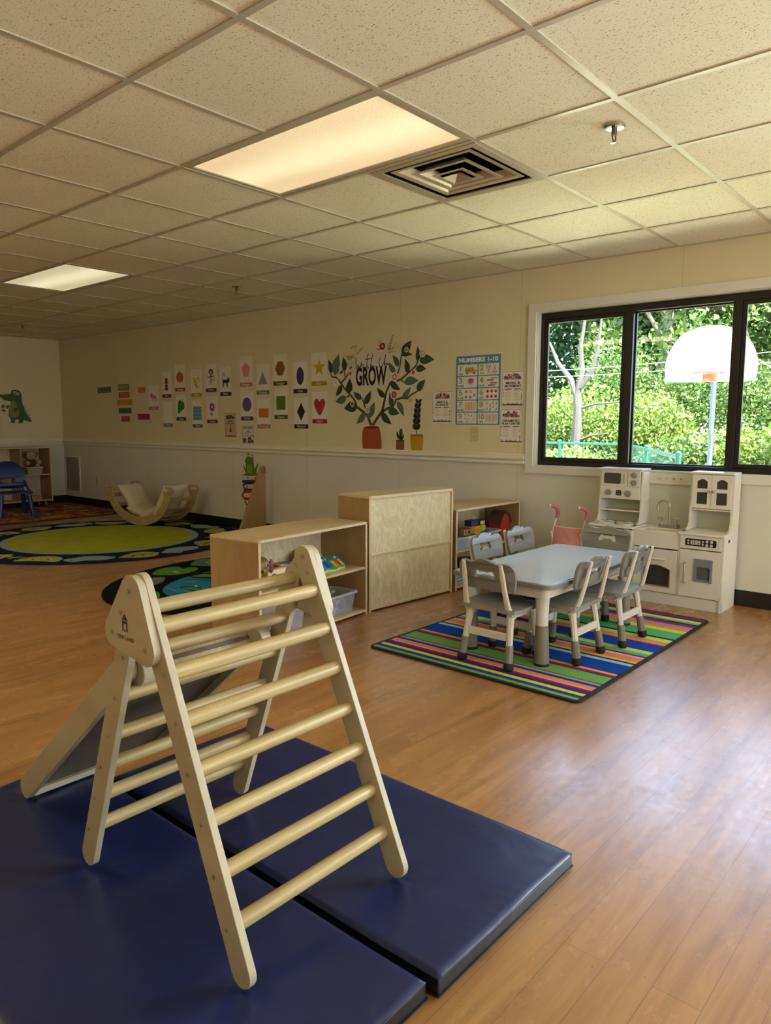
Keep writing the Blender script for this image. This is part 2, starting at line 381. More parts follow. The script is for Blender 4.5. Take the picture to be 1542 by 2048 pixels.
glass = NT('window_glass'); glass.b.inputs['Base Color'].default_value = (1, 1, 1, 1); glass.b.inputs['Roughness'].default_value = 0.0
_tr = glass.node('ShaderNodeBsdfTransparent'); _gl = glass.node('ShaderNodeBsdfGlossy'); _gl.inputs['Roughness'].default_value = 0.02
_mx = glass.node('ShaderNodeMixShader'); _fr = glass.node('ShaderNodeFresnel'); _fr.inputs[0].default_value = 1.3
_hz = glass.ramp(glass.noise(glass.coord(), 9, 5, .7), [(0.3, (.95, .97, .97)), (0.7, (1, 1, 1))])
glass.link(_hz, _tr.inputs[0]); glass.link(_fr.outputs[0], _mx.inputs[0]); glass.link(_tr.outputs[0], _mx.inputs[1]); glass.link(_gl.outputs[0], _mx.inputs[2])
glass.link(_mx.outputs[0], glass.n['Material Output'].inputs['Surface'])
GLASS = glass.m
for wi, (a, b) in enumerate(wins):
    fr = struct(MB().prism([rrect(a-.066, b+.066, WZ0-.052, WZ1+.062, .004, 2), [(a, WZ0), (b, WZ0), (b, WZ1), (a, WZ1)]], (0, YW, 0), UX, UZ, .018).build('window_%d' % (wi+1), trimw, bevel=.002, local=True))
    # painted jamb lining
    jm = MB(); jm.box(a-.002, a+.006, YW, YW+.07, WZ0, WZ1); jm.box(b-.006, b+.002, YW, YW+.07, WZ0, WZ1); jm.box(a, b, YW, YW+.07, WZ1-.006, WZ1); 
    jm.build('jamb', trimw, fr)
    MB().box(a-.002, b+.002, YW-.012, YW+.07, WZ0-.002, WZ0+.012).build('window_sill', trimw, fr, bevel=.002)
    y0, y1 = YW+.055, YW+.125; m1, m2 = a+.705, b-.705
    f = MB(); T = .034
    f.prism([[(a, WZ0+.010), (b, WZ0+.010), (b, WZ1), (a, WZ1)], [(a+T, WZ0+T+.012), (m1-T+.006, WZ0+T+.012), (m1-T+.006, WZ1-T-.02), (a+T, WZ1-T-.02)],
             [(m1+T-.006, WZ0+T+.012), (m2-T+.006, WZ0+T+.012), (m2-T+.006, WZ1-T-.02), (m1+T-.006, WZ1-T-.02)], [(m2+T-.006, WZ0+T+.012), (b-T, WZ0+T+.012), (b-T, WZ1-T-.02), (m2+T-.006, WZ1-T-.02)]], (0, y1, 0), UX, UZ, y1-y0)
    f.build('window_frame', dark_al, fr, bevel=.004)
    for k, (p, q, yy) in enumerate(((a+T, m1-T+.006, y0+.012), (m1+T-.006, m2-T+.006, y0+.04), (m2+T-.006, b-T, y0+.012))):
        s_ = .028 if k != 1 else .010; z0, z1 = WZ0+T+.012, WZ1-T-.02
        sh = MB().prism([[(p, z0), (q, z0), (q, z1), (p, z1)], [(p+s_, z0+s_), (q-s_, z0+s_), (q-s_, z1-s_), (p+s_, z1-s_)]], (0, yy+.02, 0), UX, UZ, .02)
        sh.build('sash', dark_al, fr, bevel=.002)
        MB().box(p+s_, q-s_, yy+.008, yy+.011, z0+s_, z1-s_).build('pane', GLASS, fr)
# unseen window surround added round the fill lamp's opening in the right-hand wall
fr = struct(MB().prism([[(-2.02, .68), (.82, .68), (.82, 2.07), (-2.02, 2.07)], [(-1.95, 0.75), (0.75, 0.75), (0.75, 2.0), (-1.95, 2.0)]], (XR, 0, 0), (0, -1, 0), UZ, .0).build('window_3', trimw, local=True))

# ================================================================== OUTSIDE
def grass_m():
    t = NT('lawn_grass'); n = t.noise(t.coord(), 6, 6, .7); n2 = t.noise(t.coord(), 0.4, 3)
    t.link(t.ramp(n, [(.3, hx('6E8A34')), (.7, hx('A7BF5C'))]), t.b.inputs['Base Color']); t.b.inputs['Roughness'].default_value = .9; t.bump(n, .6, .05); return t.m
OZ = -0.32
struct(MB().box(-60, 40, YW+WT_, 70, OZ-.1, OZ).build('floor.001', grass_m(), local=True))
struct(MB().box(-14, 12, YW+WT_, YW+4.6, OZ, OZ+.02).build('floor.002', mat('pale_concrete', 'DED6B0', .85, var=.08, scale=3), local=True))
LEAFK = 0.45
def leaf_mat(key, cols, tl=0.35):
    t = NT(key); g = t.node('ShaderNodeNewGeometry')
    c = t.ramp(g.outputs['Random Per Island'], [(i/(len(cols)-1), mul(hx(x), LEAFK)) for i, x in enumerate(cols)])
    tr = t.node('ShaderNodeBsdfTranslucent'); mx = t.node('ShaderNodeMixShader'); mx.inputs[0].default_value = tl
    t.link(c, t.b.inputs['Base Color']); t.link(c, tr.inputs[0]); t.b.inputs['Roughness'].default_value = .55
    t.link(t.b.outputs[0], mx.inputs[1]); t.link(tr.outputs[0], mx.inputs[2]); t.link(mx.outputs[0], t.n['Material Output'].inputs['Surface'])
    return t.m
LG = leaf_mat('leaves_bright', ['6A9428', '94B83C', 'B4CC54', 'D2E080', '86AA36'])
LM = leaf_mat('leaves_mid', ['4A7630', '6C963E', '8EB04C', 'A8C468', '5A8640'])
LD = leaf_mat('leaves_dark', ['24502A', '356B36', '4C8446', '5E9452', '2F6138'])
bark = mat('grey_bark', '8d8377', .9, var=.2, scale=14); deadwood = mat('bleached_dead_bark', '4E4A44', .85, var=.12, scale=14)
rng = np.random.default_rng(5)
def cloud(blobs, n, size, seed, shell=0.55):
    """leaf blades scattered through ellipsoid blobs (cx,cy,cz,rx,ry,rz)"""
    r = np.random.default_rng(seed); B_ = np.array(blobs, float); vol = (B_[:, 3]*B_[:, 4]*B_[:, 5])**0.67
    k = r.choice(len(B_), n, p=vol/vol.sum()); d = r.normal(size=(n, 3)); d /= np.linalg.norm(d, axis=1)[:, None]
    rad = (shell+(1-shell)*r.random(n))**0.7; c = B_[k, :3]+d*B_[k, 3:]*(rad*(1+.12*r.normal(size=n)))[:, None]
    a = r.normal(size=(n, 3)); a /= np.linalg.norm(a, axis=1)[:, None]; b = np.cross(a, r.normal(size=(n, 3))); b /= np.linalg.norm(b, axis=1)[:, None]
    s = size*(.6+.8*r.random(n))[:, None]
    v = np.stack([c-a*s, c-b*s*.55, c+a*s, c+b*s*.55], 1).reshape(-1, 3)
    v[:, 2] = np.maximum(v[:, 2], OZ+.01)
    return v, n
def leaf_obj(name, blobs, n, size, seed, m, parent=None, off=(0, 0, 0), shell=.55):
    v, n = cloud(blobs, n, size, seed, shell); me = bpy.data.meshes.new(name); v = v-np.array(off)
    me.vertices.add(4*n); me.vertices.foreach_set('co', v.ravel().astype(np.float32))
    me.loops.add(4*n); me.loops.foreach_set('vertex_index', np.arange(4*n, dtype=np.int32))
    me.polygons.add(n); me.polygons.foreach_set('loop_start', np.arange(0, 4*n, 4, dtype=np.int32)); me.polygons.foreach_set('loop_total', np.full(n, 4, dtype=np.int32))
    me.materials.append(m); me.update(calc_edges=True); me.validate()
    o = bpy.data.objects.new(name, me); COL.objects.link(o)
    if parent is not None: o.parent = parent
    else: o.location = off
    return o
def tree(x, y, h, spread, m, n, size, seed, label, trunk=bark, name='tree', low=.25, grp='trees beyond the fence'):
    t = thing(name, (x, y, OZ), label, 'tree', grp); r = random.Random(seed)
    tb = MB().tube([(0, 0, 0), (r.uniform(-.1, .1), 0, h*.3), (r.uniform(-.2, .2), 0, h*.62), (r.uniform(-.3, .3), 0, h*.9)], [h*.028, h*.022, h*.014, h*.004], 8)
    for _ in range(7):
        a = r.uniform(0, 2*PI); z = h*r.uniform(.3, .7); tb.tube([(0, 0, z), (math.cos(a)*spread*.4, math.sin(a)*spread*.4, z+h*.08), (math.cos(a)*spread*.8, math.sin(a)*spread*.8, z+h*.2)], [h*.009, h*.006, h*.002], 6)
    tb.build('trunk', trunk, t, local=True, smooth=True)
    bl = []
    for _ in range(26):
        a = r.uniform(0, 2*PI); q = spread*math.sqrt(r.random())*.8; z = h*(low+(1-low)*r.random()*.9); k = 1-.55*(z/h)
        bl.append((x+math.cos(a)*q*k*1.2, y+math.sin(a)*q*k*1.2, OZ+z, spread*.38, spread*.38, h*.11))
    leaf_obj('foliage', bl, n, size, seed, m, t, (x, y, OZ)); return t
# tall trees, back rows
TR = [(-9.5, 17, 8.2, 2.6, LD, 'dark green tree far left behind the bare white trunk'), (-6.9, 18.5, 8.6, 2.5, LD, 'dark tall tree above the left window pane'), (-5.0, 17.0, 7.6, 2.3, LM, 'mid green tree behind the top of the middle pane'),
      (-3.2, 19.0, 6.9, 2.2, LM, 'mid green tree reaching up left of the backboard'), (-1.2, 20.0, 4.6, 2.0, LM, 'thin green tree behind the white backboard'), (1.2, 18.5, 6.3, 2.0, LG, 'bright green tree at the right edge of the window view'),
      (-12.5, 19, 8.5, 2.8, LD, 'dark tree furthest left beyond the fence'), (3.6, 19, 7.6, 2.4, LM, 'mid green tree furthest right beyond the fence'),
      (-8.0, 25, 10.5, 3.4, LD, 'tallest dark tree in the back row on the left'), (-4.2, 26, 10.2, 3.2, LM, 'tallest mid green tree in the back row'),
      (-12.0, 27, 11, 3.6, LD, 'dark tree in the back row beyond the leftmost tree'), (-6.0, 29, 12, 3.4, LD, 'dark tree in the back row between the two tallest')]
for i, (x, y, h, s, m, lab) in enumerate(TR): tree(x, y, h, s, m, 15000, .082, 100+i, lab)
# bare dead tree with pale forked trunk
dt = thing('dead_tree', (-3.98, 10.2, OZ), 'bare white forked tree trunk standing in the shrubs behind the left pane', 'tree')
d = MB(); d.tube([(0, 0, 0), (.03, 0, 1.2), (.05, 0, 1.75), (.02, 0, 2.0)], [.10, .085, .075, .07], 10)
for pts, rr in (([(.02, 0, 1.95), (-.10, 0, 2.25), (-.38, .05, 2.55), (-.55, .05, 2.9)], [.06, .05, .035, .02]), ([(.02, 0, 1.95), (.10, 0, 2.4), (.06, 0, 2.8), (.16, 0, 3.5)], [.06, .05, .035, .02]),
                ([(.08, 0, 2.1), (.28, .02, 2.4), (.36, .02, 2.75), (.42, 0, 3.3)], [.05, .04, .03, .015]), ([(.06, 0, 1.75), (.35, 0, 1.83), (.8, .1, 1.86)], [.03, .02, .01]), ([(.04, 0, 1.2), (.3, 0, 1.3), (.6, 0, 1.34)], [.028, .02, .01])):
    d.tube(pts, rr, 8)
d.build('trunk', deadwood, dt, local=True, smooth=True)
# shrubs: each its own rounded mass of leaves
SH = [(-3.75, 9.75, .85, 1.0, LG, 'low bright bush hiding the foot of the white trunk'), (-6.6, 11.5, 1.5, 1.5, LG, 'bright shrub behind the left end of the green fence'), (-5.0, 12.2, 1.5, 2.3, LG, 'bright yellow-green bush behind the white trunk'), (-3.3, 12.0, 1.35, 2.05, LG, 'large bright bush right of the white trunk'),
      (-2.1, 10.8, 1.0, 1.25, LM, 'round mid green bush behind the middle pane'), (-3.4, 10.0, .9, .95, LM, 'low green bush just behind the fence posts'), (-1.0, 11.0, 1.15, 1.45, LG, 'bright bush below the backboard'),
      (0.25, 10.5, 1.15, 1.75, LG, 'bright leafy bush right of the backboard pole'), (1.6, 10.4, 1.2, 1.6, LG, 'bright leafy bush at the right of the window'), (-4.7, 14.5, 1.6, 3.0, LM, 'tall mid green shrub in the second row on the left'),
      (-2.4, 15, 1.6, 2.7, LM, 'tall green shrub in the second row left of the backboard'), (-0.4, 15, 1.6, 2.3, LM, 'tall green shrub in the second row behind the backboard'), (-8.6, 12.5, 1.6, 2.2, LM, 'mid green shrub furthest left by the fence'), (2.2, 14.5, 1.7, 2.9, LM, 'tall green shrub second row furthest right')]
for i, (x, y, rr, h, m, lab) in enumerate(SH):
    r = random.Random(i+40); bl = [(x+r.uniform(-.6, .6)*rr, y+r.uniform(-.5, .5)*rr, OZ+h*r.uniform(.25, .85), rr*.5, rr*.5, h*.28) for _ in range(9)]
    t = thing('shrub', (x, y, OZ), lab, 'shrub', 'shrubs beyond the fence')
    MB().tube([(0, 0, 0), (.05, 0, h*.5), (0, .05, h*.8)], [.05, .03, .01], 6).tube([(0, 0, 0), (.3, .1, h*.7)], [.03, .01], 6).tube([(0, 0, 0), (-.3, -.1, h*.7)], [.03, .01], 6).build('stem', bark, t, local=True)
    leaf_obj('foliage', bl, 16000, .040, 200+i, m, t, (x, y, OZ), shell=.35)
# leafy vines over the fence line
vb = [(x, 9.35+.25*math.sin(x*3), OZ+.35+.12*math.sin(x*5), .45, .28, .42) for x in np.arange(-6, 2.6, .38)]
o = leaf_obj('vine_hedge', vb, 34000, .042, 77, leaf_mat('vine_leaves', ['5E8E2C', '83AE3A', 'A8C95A', 'C9DE86', 'B8B04A', '6F9B3A'], .3), None, (-2, 9.4, OZ), shell=.3)
tag(o, 'low tangle of broad leafy vines growing along the foot of the shrubs', 'vines'); o['kind'] = 'stuff'
# green chain-link fence
fgreen = mat('green_vinyl_coating', '064A40', .4, var=.05)
fe = thing('chain_link_fence', (-3.4, 8.9, OZ), 'teal green chain-link fence crossing low behind the left pane', 'fence')
P0 = [(-6.6, 9.0), (-2.55, 9.0), (-.55, 5.4)]
mesh = MB(); H_ = 1.2
for (x0, y0), (x1, y1) in zip(P0, P0[1:]):
    L = math.hypot(x1-x0, y1-y0); ux, uy = (x1-x0)/L, (y1-y0)/L; st = .065; k = -H_
    while k < L:
        for s in (1, -1):
            a, b = (k, 0), (k+H_, H_)
            a0, b0 = max(0, k), min(L, k+H_)
            if b0 > a0:
                za, zb = (a0-k), (b0-k)
                if s < 0: za, zb = H_-za, H_-zb
                mesh.tube([(x0+ux*a0, y0+uy*a0, OZ+za), (x0+ux*b0, y0+uy*b0, OZ+zb)], .0014, 3, caps=False)
        k += st
    MB().tube([(x0, y0, OZ+H_), (x1, y1, OZ+H_)], .02, 8).build('top_rail', fgreen, fe)
mesh.build('mesh_panel', fgreen, fe)
for px_, py_ in [(-6.6, 9), (-5.1, 9), (-3.98, 9.0), (-3.62, 9.0), (-2.55, 9.0), (-1.55, 7.2), (-.55, 5.4)]:
    MB().cyl((px_, py_, OZ), (px_, py_, OZ+H_+.03), .026, n=10).ball((px_, py_, OZ+H_+.03), .03, 8).build('fence_post', fgreen, fe)
# basketball hoop with fan backboard
bb = thing('basketball_hoop', (-1.12, 8.0, OZ), 'basketball hoop with white fan-shaped backboard on a pale pole outside the window', 'basketball hoop', rz=math.radians(14))
wht = mat('white_backboard', 'E4E4E0', .45, var=.02); orr = mat('orange_red_steel', 'C2482C', .45)
Z0 = 1.70-OZ
fan = [(.50, .05), (.515, .22), (.46, .40), (.34, .56), (.17, .645), (0, .665), (-.17, .645), (-.34, .56), (-.46, .40), (-.515, .22), (-.50, .05), (-.44, 0), (.44, 0)]
MB().prism([smooth2(fan, 4)], (0, 0, Z0), UX, UZ, .03).build('backboard', wht, bb, local=True, bevel=.006)
h = MB(); h.tube([(.18*math.cos(a), -.06-.19+.18*math.sin(a), Z0+.09) for a in np.linspace(0, 2*PI, 28)], .009, 8); h.box(-.07, .07, -.06, -.03, Z0+.0, Z0+.11)
h.build('rim', orr, bb, local=True)
MB().box(-.08, .08, -.042, -.03, Z0-.005, Z0+.12).build('rim_bracket', mat('red_brown_bracket', '8C4A38', .5), bb, local=True)
MB().cyl((.03, .35, 0), (.03, .35, Z0+.2), .032, n=14).tube([(.03, .35, Z0+.2), (.03, .25, Z0+.35), (.03, .01, Z0+.38)], .03, 10).build('pole', mat('pale_blue_painted_pole', '465460', .4), bb, local=True, smooth=True)
# overhead service wires
for nm, za, zb, lab in (('overhead_wire', 2.05, 2.35, 'upper pale overhead wire crossing behind both panes'), ('overhead_wire', 1.98, 2.18, 'lower pale overhead wire just beneath the other one')):
    pts = [(x, 9.6, za+(zb-za)*(x+7)/9-.12*math.sin(PI*(x+7)/9)) for x in np.linspace(-7, 2.5, 20)]
    tag(MB().tube(pts, .006, 5).build(nm, mat('pale_cable', '8E8E8A', .5)), lab, 'wire', 'overhead wires')

# ================================================================== CEILING FITTINGS
def panel_light(x0, x1, y0, y1, label, n):
    t = thing('ceiling_light', ((x0+x1)/2, (y0+y1)/2, HC-.01), label, 'ceiling light', 'lit fluorescent ceiling panels')
    MB().prism([[(x0+.012, y0+.012), (x1-.012, y0+.012), (x1-.012, y1-.012), (x0+.012, y1-.012)], [(x0+.040, y0+.040), (x0+.040, y1-.040), (x1-.040, y1-.040), (x1-.040, y0+.040)]], (0, 0, HC-.002), UX, UY, .012).build('frame', gridm, t, bevel=.002)
    MB().box(x0+.01, x1-.01, y0+.01, y1-.01, HC+.02, HC+.09).build('housing', gridm, t)
    MB().box(x0+.036, x1-.036, y0+.036, y1-.036, HC+.004, HC+.008).build('diffuser', n, t)
def diff_mat(key, s, c1, c2):
    t = NT(key); v = t.coord(); sp = t.node('ShaderNodeSeparateXYZ'); t.link(v, sp.inputs[0])
    m = t.node('ShaderNodeMath', operation='MULTIPLY'); m.inputs[1].default_value = 2*PI/.42; t.link(sp.outputs['Y'], m.inputs[0])
    a = t.node('ShaderNodeMath', operation='ADD'); t.link(m.outputs[0], a.inputs[0]); n = t.noise(t.coord((.8, .8, 1)), 1.6, 2, .4, .4)
    k = t.node('ShaderNodeMath', operation='MULTIPLY'); k.inputs[1].default_value = 3.0; t.link(n, k.inputs[0]); t.link(k.outputs[0], a.inputs[1])
    s_ = t.node('ShaderNodeMath', operation='SINE'); t.link(a.outputs[0], s_.inputs[0])
    q = t.node('ShaderNodeMapRange'); q.inputs[1].default_value = -1; q.inputs[2].default_value = 1; t.link(s_.outputs[0], q.inputs[0])
    t.link(t.ramp(q.outputs[0], [(0, c1), (1, c2)]), t.b.inputs['Emission Color']); t.b.inputs['Emission Strength'].default_value = s
    t.b.inputs['Base Color'].default_value = (.8, .75, .6, 1); t.b.inputs['Roughness'].default_value = .3
    vo = t.node('ShaderNodeTexVoronoi'); vo.inputs['Scale'].default_value = 90; t.link(v, vo.inputs['Vector']); t.bump(vo.outputs['Distance'], .5, .003)
    return t.m
panel_light(-2*G, 0, G, 2*G, 'large lit fluorescent ceiling panel beside the square air vent', diff_mat('lit_prismatic_diffuser', LAMP, (.74, .55, .30), (1.0, .84, .50)))
panel_light(-8*G, -6*G, 2*G, 3*G, 'distant lit fluorescent ceiling panel near the left wall', diff_mat('lit_prismatic_diffuser_far', LAMP, (.62, .56, .33), (1.0, .92, .58)))
# square air diffuser
vx, vy = -G/2, 2.5*G
vent = thing('air_vent', (vx, vy, HC), 'square metal air vent with nested pyramid louvres in the ceiling', 'air vent')
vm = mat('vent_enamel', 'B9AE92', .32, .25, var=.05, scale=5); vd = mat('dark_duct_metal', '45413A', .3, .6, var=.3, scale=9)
def fru(mb, a, za, b, zb, th=.0025):
    A = [(vx+sx*a, vy+sy*a, za) for sx, sy in ((-1, -1), (1, -1), (1, 1), (-1, 1))]; Bq = [(vx+sx*b, vy+sy*b, zb) for sx, sy in ((-1, -1), (1, -1), (1, 1), (-1, 1))]
    A2 = [(x, y, z+th) for x, y, z in A]; B2 = [(x, y, z+th) for x, y, z in Bq]
    fs = []
    for k in range(4):
        j = (k+1) % 4; fs += [(k, j, 4+j, 4+k), (8+k, 12+k, 12+j, 8+j), (4+k, 4+j, 12+j, 12+k), (k, 8+k, 8+j, j)]
    mb.add(A+Bq+A2+B2, fs)
f = MB(); f.prism([[(-.292, -.292), (.292, -.292), (.292, .292), (-.292, .292)], [(-.256, -.256), (-.256, .256), (.256, .256), (.256, -.256)]], (vx, vy, HC-.008), UX, UY, .006)
f.build('frame', vm, vent)
for a, b, z in ((.228, .172, -.002), (.156, .104, -.008), (.088, .062, -.013)):
    l = MB(); fru(l, a, HC+z, a-.026, HC+z+.003); fru(l, a-.026, HC+z+.003, b, HC+z+.034); l.build('louvre', vm, vent)
c_ = MB(); c_.add([(vx-.055, vy-.055, HC-.018), (vx+.055, vy-.055, HC-.018), (vx+.055, vy+.055, HC-.018), (vx-.055, vy+.055, HC-.018), (vx, vy, HC+.012), ], [(0, 3, 2, 1), (0, 1, 4), (1, 2, 4), (2, 3, 4), (3, 0, 4)][1:]); c_.build('centre_cone', vm, vent)
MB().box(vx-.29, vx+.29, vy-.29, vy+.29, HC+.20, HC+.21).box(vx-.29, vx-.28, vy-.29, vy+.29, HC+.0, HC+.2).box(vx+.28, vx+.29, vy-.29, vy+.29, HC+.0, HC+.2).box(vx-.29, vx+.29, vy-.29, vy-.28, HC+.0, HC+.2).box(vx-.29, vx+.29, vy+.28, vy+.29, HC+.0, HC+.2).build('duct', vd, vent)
chrome = mat('chrome', 'C9C7C0', .15, 1.0, var=.03); brass = mat('dull_bronze', '6E6455', .35, .8)
for i, (x, y, lab) in enumerate(((.501, 1.452, 'chrome sprinkler head nearest the window'), (-3.443, 2.647, 'small sprinkler head in the middle of the ceiling above the cards'), (-7.514, 2.554, 'small sprinkler head at the far left beyond the distant light'))):
    t = thing('sprinkler', (x, y, HC), lab, 'sprinkler', 'ceiling sprinklers')
    MB().lathe([(.001, 0), (.042, 0), (.042, -.006), (.036, -.012), (.020, -.010), (.001, -.010)], (0, 0, -.001), 24).build('escutcheon', chrome, t, local=True, smooth=True)
    MB().cyl((0, 0, -.01), (0, 0, -.04), .011, n=10).tube([(0, .011, -.035), (0, .015, -.05), (0, .004, -.066)], .003, 6).tube([(0, -.011, -.035), (0, -.015, -.05), (0, -.004, -.066)], .003, 6).build('head_body', brass, t, local=True, smooth=True)
    MB().lathe([(.001, -.066), (.014, -.068), (.014, -.070), (.001, -.071)], (0, 0, 0), 14).build('deflector', chrome, t, local=True)

# ================================================================== RUGS AND MATS
bind = mat('black_rug_binding', '15151A', .9)
def rug_bump(t, sc=260):
    t.b.inputs['Roughness'].default_value = .95; t.b.inputs['Specular IOR Level'].default_value = .1; t.bump(t.noise(t.coord(), sc, 2), .5, .004)
# striped rug under the table
RX0, RX1, RY0, RY1 = -.715, .49, 1.345, 3.08
edge = [(300, 920), (310, 895), (335, 875), (370, 860), (400, 838), (424, 827), (432, 823), (468, 800), (490, 785), (510, 775), (525, 768), (610, 715), (630, 708), (650, 698), (665, 685), (790, 615), (818, 600), (830, 590), (855, 580), (905, 550), (920, 540), (935, 530), (970, 512), (1000, 490), (1090, 445), (1110, 435), (1165, 410), (1190, 388), (1210, 378), (1290, 330), (1315, 310), (1350, 290), (1380, 275), (1400, 262), (1425, 250), (1440, 240), (1452, 225), (1475, 213)]
cols = ['78A557', '1C3F8C', 'D6C92F', '2B3578', 'A31F4A', 'F0B8A8', 'D98A5C', '1F3F80', '8FA3AD', '8C4A3A', '6FA857', '5B2A68', '9E2A3E', 'F0A050', '1546A0', '9CC9DC', '1B2A50', 'E8B838', 'D9895C', 'EFA6AC', '6A2058', '5FAF7C', 'C8D454', '1546A0', '7A2468', 'D99070', 'D2D84E', '1C2F60', '5FB56C', 'D4DC5C', 'E0925E', 'B58BB0', 'A82458', '24408C', '6FBF70', 'D4DC5C', '2A3F90', 'A81E40']
ys = []
for (ex, ey) in edge: ys.append(on(1080+ex/4.406, 1200+ey/4.406, 0, .5))
ys = [fp(1080+ex/4.406, 1200+ey/4.406)[1] for ex, ey in edge]
ys[0] = RY0
for i in range(1, len(ys)): ys[i] = max(ys[i], ys[i-1]+.008)
k = (RY1-.02-RY0)/(ys[-1]+.05-RY0)
rug = thing('striped_rug', ((RX0+RX1)/2, (RY0+RY1)/2, 0), 'rectangular rug of bright multicoloured stripes under the children\'s table', 'rug')
sm = [mat('rug_stripe_'+c, c, .95, var=.12, scale=120, bump=.5, spec=.1) for c in cols]
rb = MB()
for i, c in enumerate(cols):
    a = RY0+.02+(ys[i]-RY0)*k; b = (RY0+.02+(ys[i+1]-RY0)*k) if i+1 < len(cols) else RY1-.02
    rb.box(RX0+.018, RX1-.018, a, b, .004, .0105, i)
rb.build('pile', sm, rug)
MB().prism([rrect(RX0, RX1, RY0, RY1, .035), rrect(RX0+.018, RX1-.018, RY0+.018, RY1-.018, .012)[::-1]], (0, 0, 0), UX, UY, .011).build('binding', bind, rug, bevel=.003)
# round rug with a green centre
rc = (-5.18, 2.235)
RR = 1.385
rr_ = thing('round_rug', (rc[0], rc[1], 0), 'large round navy rug with lime green centre and animals and leaves round its border', 'rug')
MB().prism([circ(rc[0], rc[1], RR, 80)], (0, 0, .0), UX, UY, .008).build('border', mat('rug_navy', '1C2440', .95, var=.15, scale=80, bump=.5, spec=.1), rr_)
MB().prism([circ(rc[0]-.01, rc[1]+.01, .945, 80), circ(rc[0]-.01, rc[1]+.01, .875, 80)[::-1]], (0, 0, .0088), UX, UY, .0).build('centre_ring', mat('rug_pale_blue', '8FA8A8', .95, var=.1, scale=80, bump=.5, spec=.1), rr_)
MB().prism([circ(rc[0]-.01, rc[1]+.01, .875, 80)], (0, 0, .0090), UX, UY, .0).build('centre', mat('rug_lime', 'A3A834', .95, var=.10, scale=6, bump=.5, spec=.1), rr_)
mot = MB(); ml = [mat('rug_motif_'+c, c, .95, bump=.4, spec=.1, scale=80) for c in ('8FA0A8', 'A8A85A', 'C9B070', '2A2F30', '7C9A50')]
for k in range(18):
    a = 2*PI*k/18+.12; R_ = 1.165; cx, cy = rc[0]+R_*math.cos(a), rc[1]+R_*math.sin(a); T_ = (-math.sin(a), math.cos(a)); N_ = (math.cos(a), math.sin(a))
    O = (cx, cy, .0092); U = (T_[0]*1.12, T_[1]*1.12, 0); V = (N_[0]*1.6, N_[1]*1.6, 0); q = k % 4
    if Vector(U).cross(Vector(V)).z < 0: U = tuple(-x for x in U)
    O2 = (cx, cy, .0096)
    if q == 0:   # bird
        mot.prism([smooth2([(-.19, 0), (-.10, .07), (.02, .06), (.10, .09), (.17, .05), (.19, .0), (.12, -.03), (.05, -.07), (-.08, -.06)], 3)], O, U, V, 0, 0); mot.prism([circ(.13, .04, .009, 8)], O2, U, V, 0, 3)
    elif q == 1:  # leaf
        mot.prism([leaf(-.17, -.01, .17, .02, .55)], O, U, V, 0, 1); mot.prism([strip([(-.13, 0), (.10, .01)], .008)], O2, U, V, 0, 3)
        for z in (-.05, .03): mot.prism([strip([(z, 0), (z+.05, .05)], .007)], O2, U, V, 0, 3); mot.prism([strip([(z, 0), (z+.05, -.045)], .007)], O2, U, V, 0, 3)
    elif q == 2:  # flower
        mot.prism([smooth2([(.09*(1.15 if i % 2 else .75)*math.cos(PI*i/6)+.03, .08*(1.15 if i % 2 else .75)*math.sin(PI*i/6)) for i in range(12)], 3)], O, U, V, 0, 2); mot.prism([circ(.03, 0, .022, 14)], O2, U, V, 0, 3)
        mot.prism([leaf(-.06, 0, -.19, -.05, .3)], O, U, V, 0, 4); mot.prism([strip([(-.06, 0), (-.14, .02)], .012)], O, U, V, 0, 4)
    else:  # owl-like face
        mot.prism([smooth2([(-.17, .07), (-.06, .06), (.06, .06), (.17, .07), (.14, -.04), (0, -.09), (-.14, -.04)], 3)], O, U, V, 0, 1)
        for z in (-.06, .06): mot.prism([circ(z, .01, .03, 14)], O2, U, V, 0, 2); mot.prism([circ(z, .01, .012, 10)], (O2[0], O2[1], O2[2]+.0004), U, V, 0, 3)
mot.build('border_motifs', ml, rr_)
# oval black frog pond rug
fr_ = thing('pond_rug', (-2.5, 2.18, 0), 'black oval rug with blue frog pond and lily pads, partly behind the low shelf', 'rug')
MB().prism([circ(-2.5, 2.16, .98, 80, 1.26)], (0, 0, 0), UX, UY, .008).build('border', mat('rug_black', '0F1114', .95, var=.2, scale=80, bump=.5, spec=.1), fr_)
FS = 5.93
def q4(a, b): return fp(200+a/FS, 1100+b/FS)
MB().prism([circ(-2.47, 2.02, .50, 60, .74)], (0, 0, .0086), UX, UY, 0).build('pond', mat('rug_pond_blue', '2A7FA8', .95, var=.15, scale=9, bump=.5, spec=.1), fr_)
pads = MB(); pm = [mat('rug_pad_'+c, c, .95, bump=.4, spec=.1, scale=60) for c in ('4F8A34', '58786A', '8FA08A', 'C24A34', '1A2A20', 'E8E8E0', '6B8C3C')]
for a, mi in (([(620, 290), (700, 240), (850, 213), (940, 215), (985, 235), (1060, 215), (1160, 225), (1130, 260), (1000, 295), (800, 313), (660, 310)], 0), ([(1075, 180), (1150, 130), (1300, 112), (1456, 118), (1456, 190), (1250, 203), (1110, 198)], 1),
              ([(560, 380), (640, 340), (750, 335), (775, 360), (720, 405), (610, 437), (560, 430)], 1), ([(620, 505), (690, 515), (710, 560), (680, 605), (620, 610)], 0), ([(735, 630), (820, 600), (960, 596), (1080, 600), (1000, 640), (850, 655), (760, 650)], 1)):
    pads.prism([smooth2([q4(x, y) for x, y in reversed(a)], 3)], (0, 0, .0090), UX, UY, 0, mi)
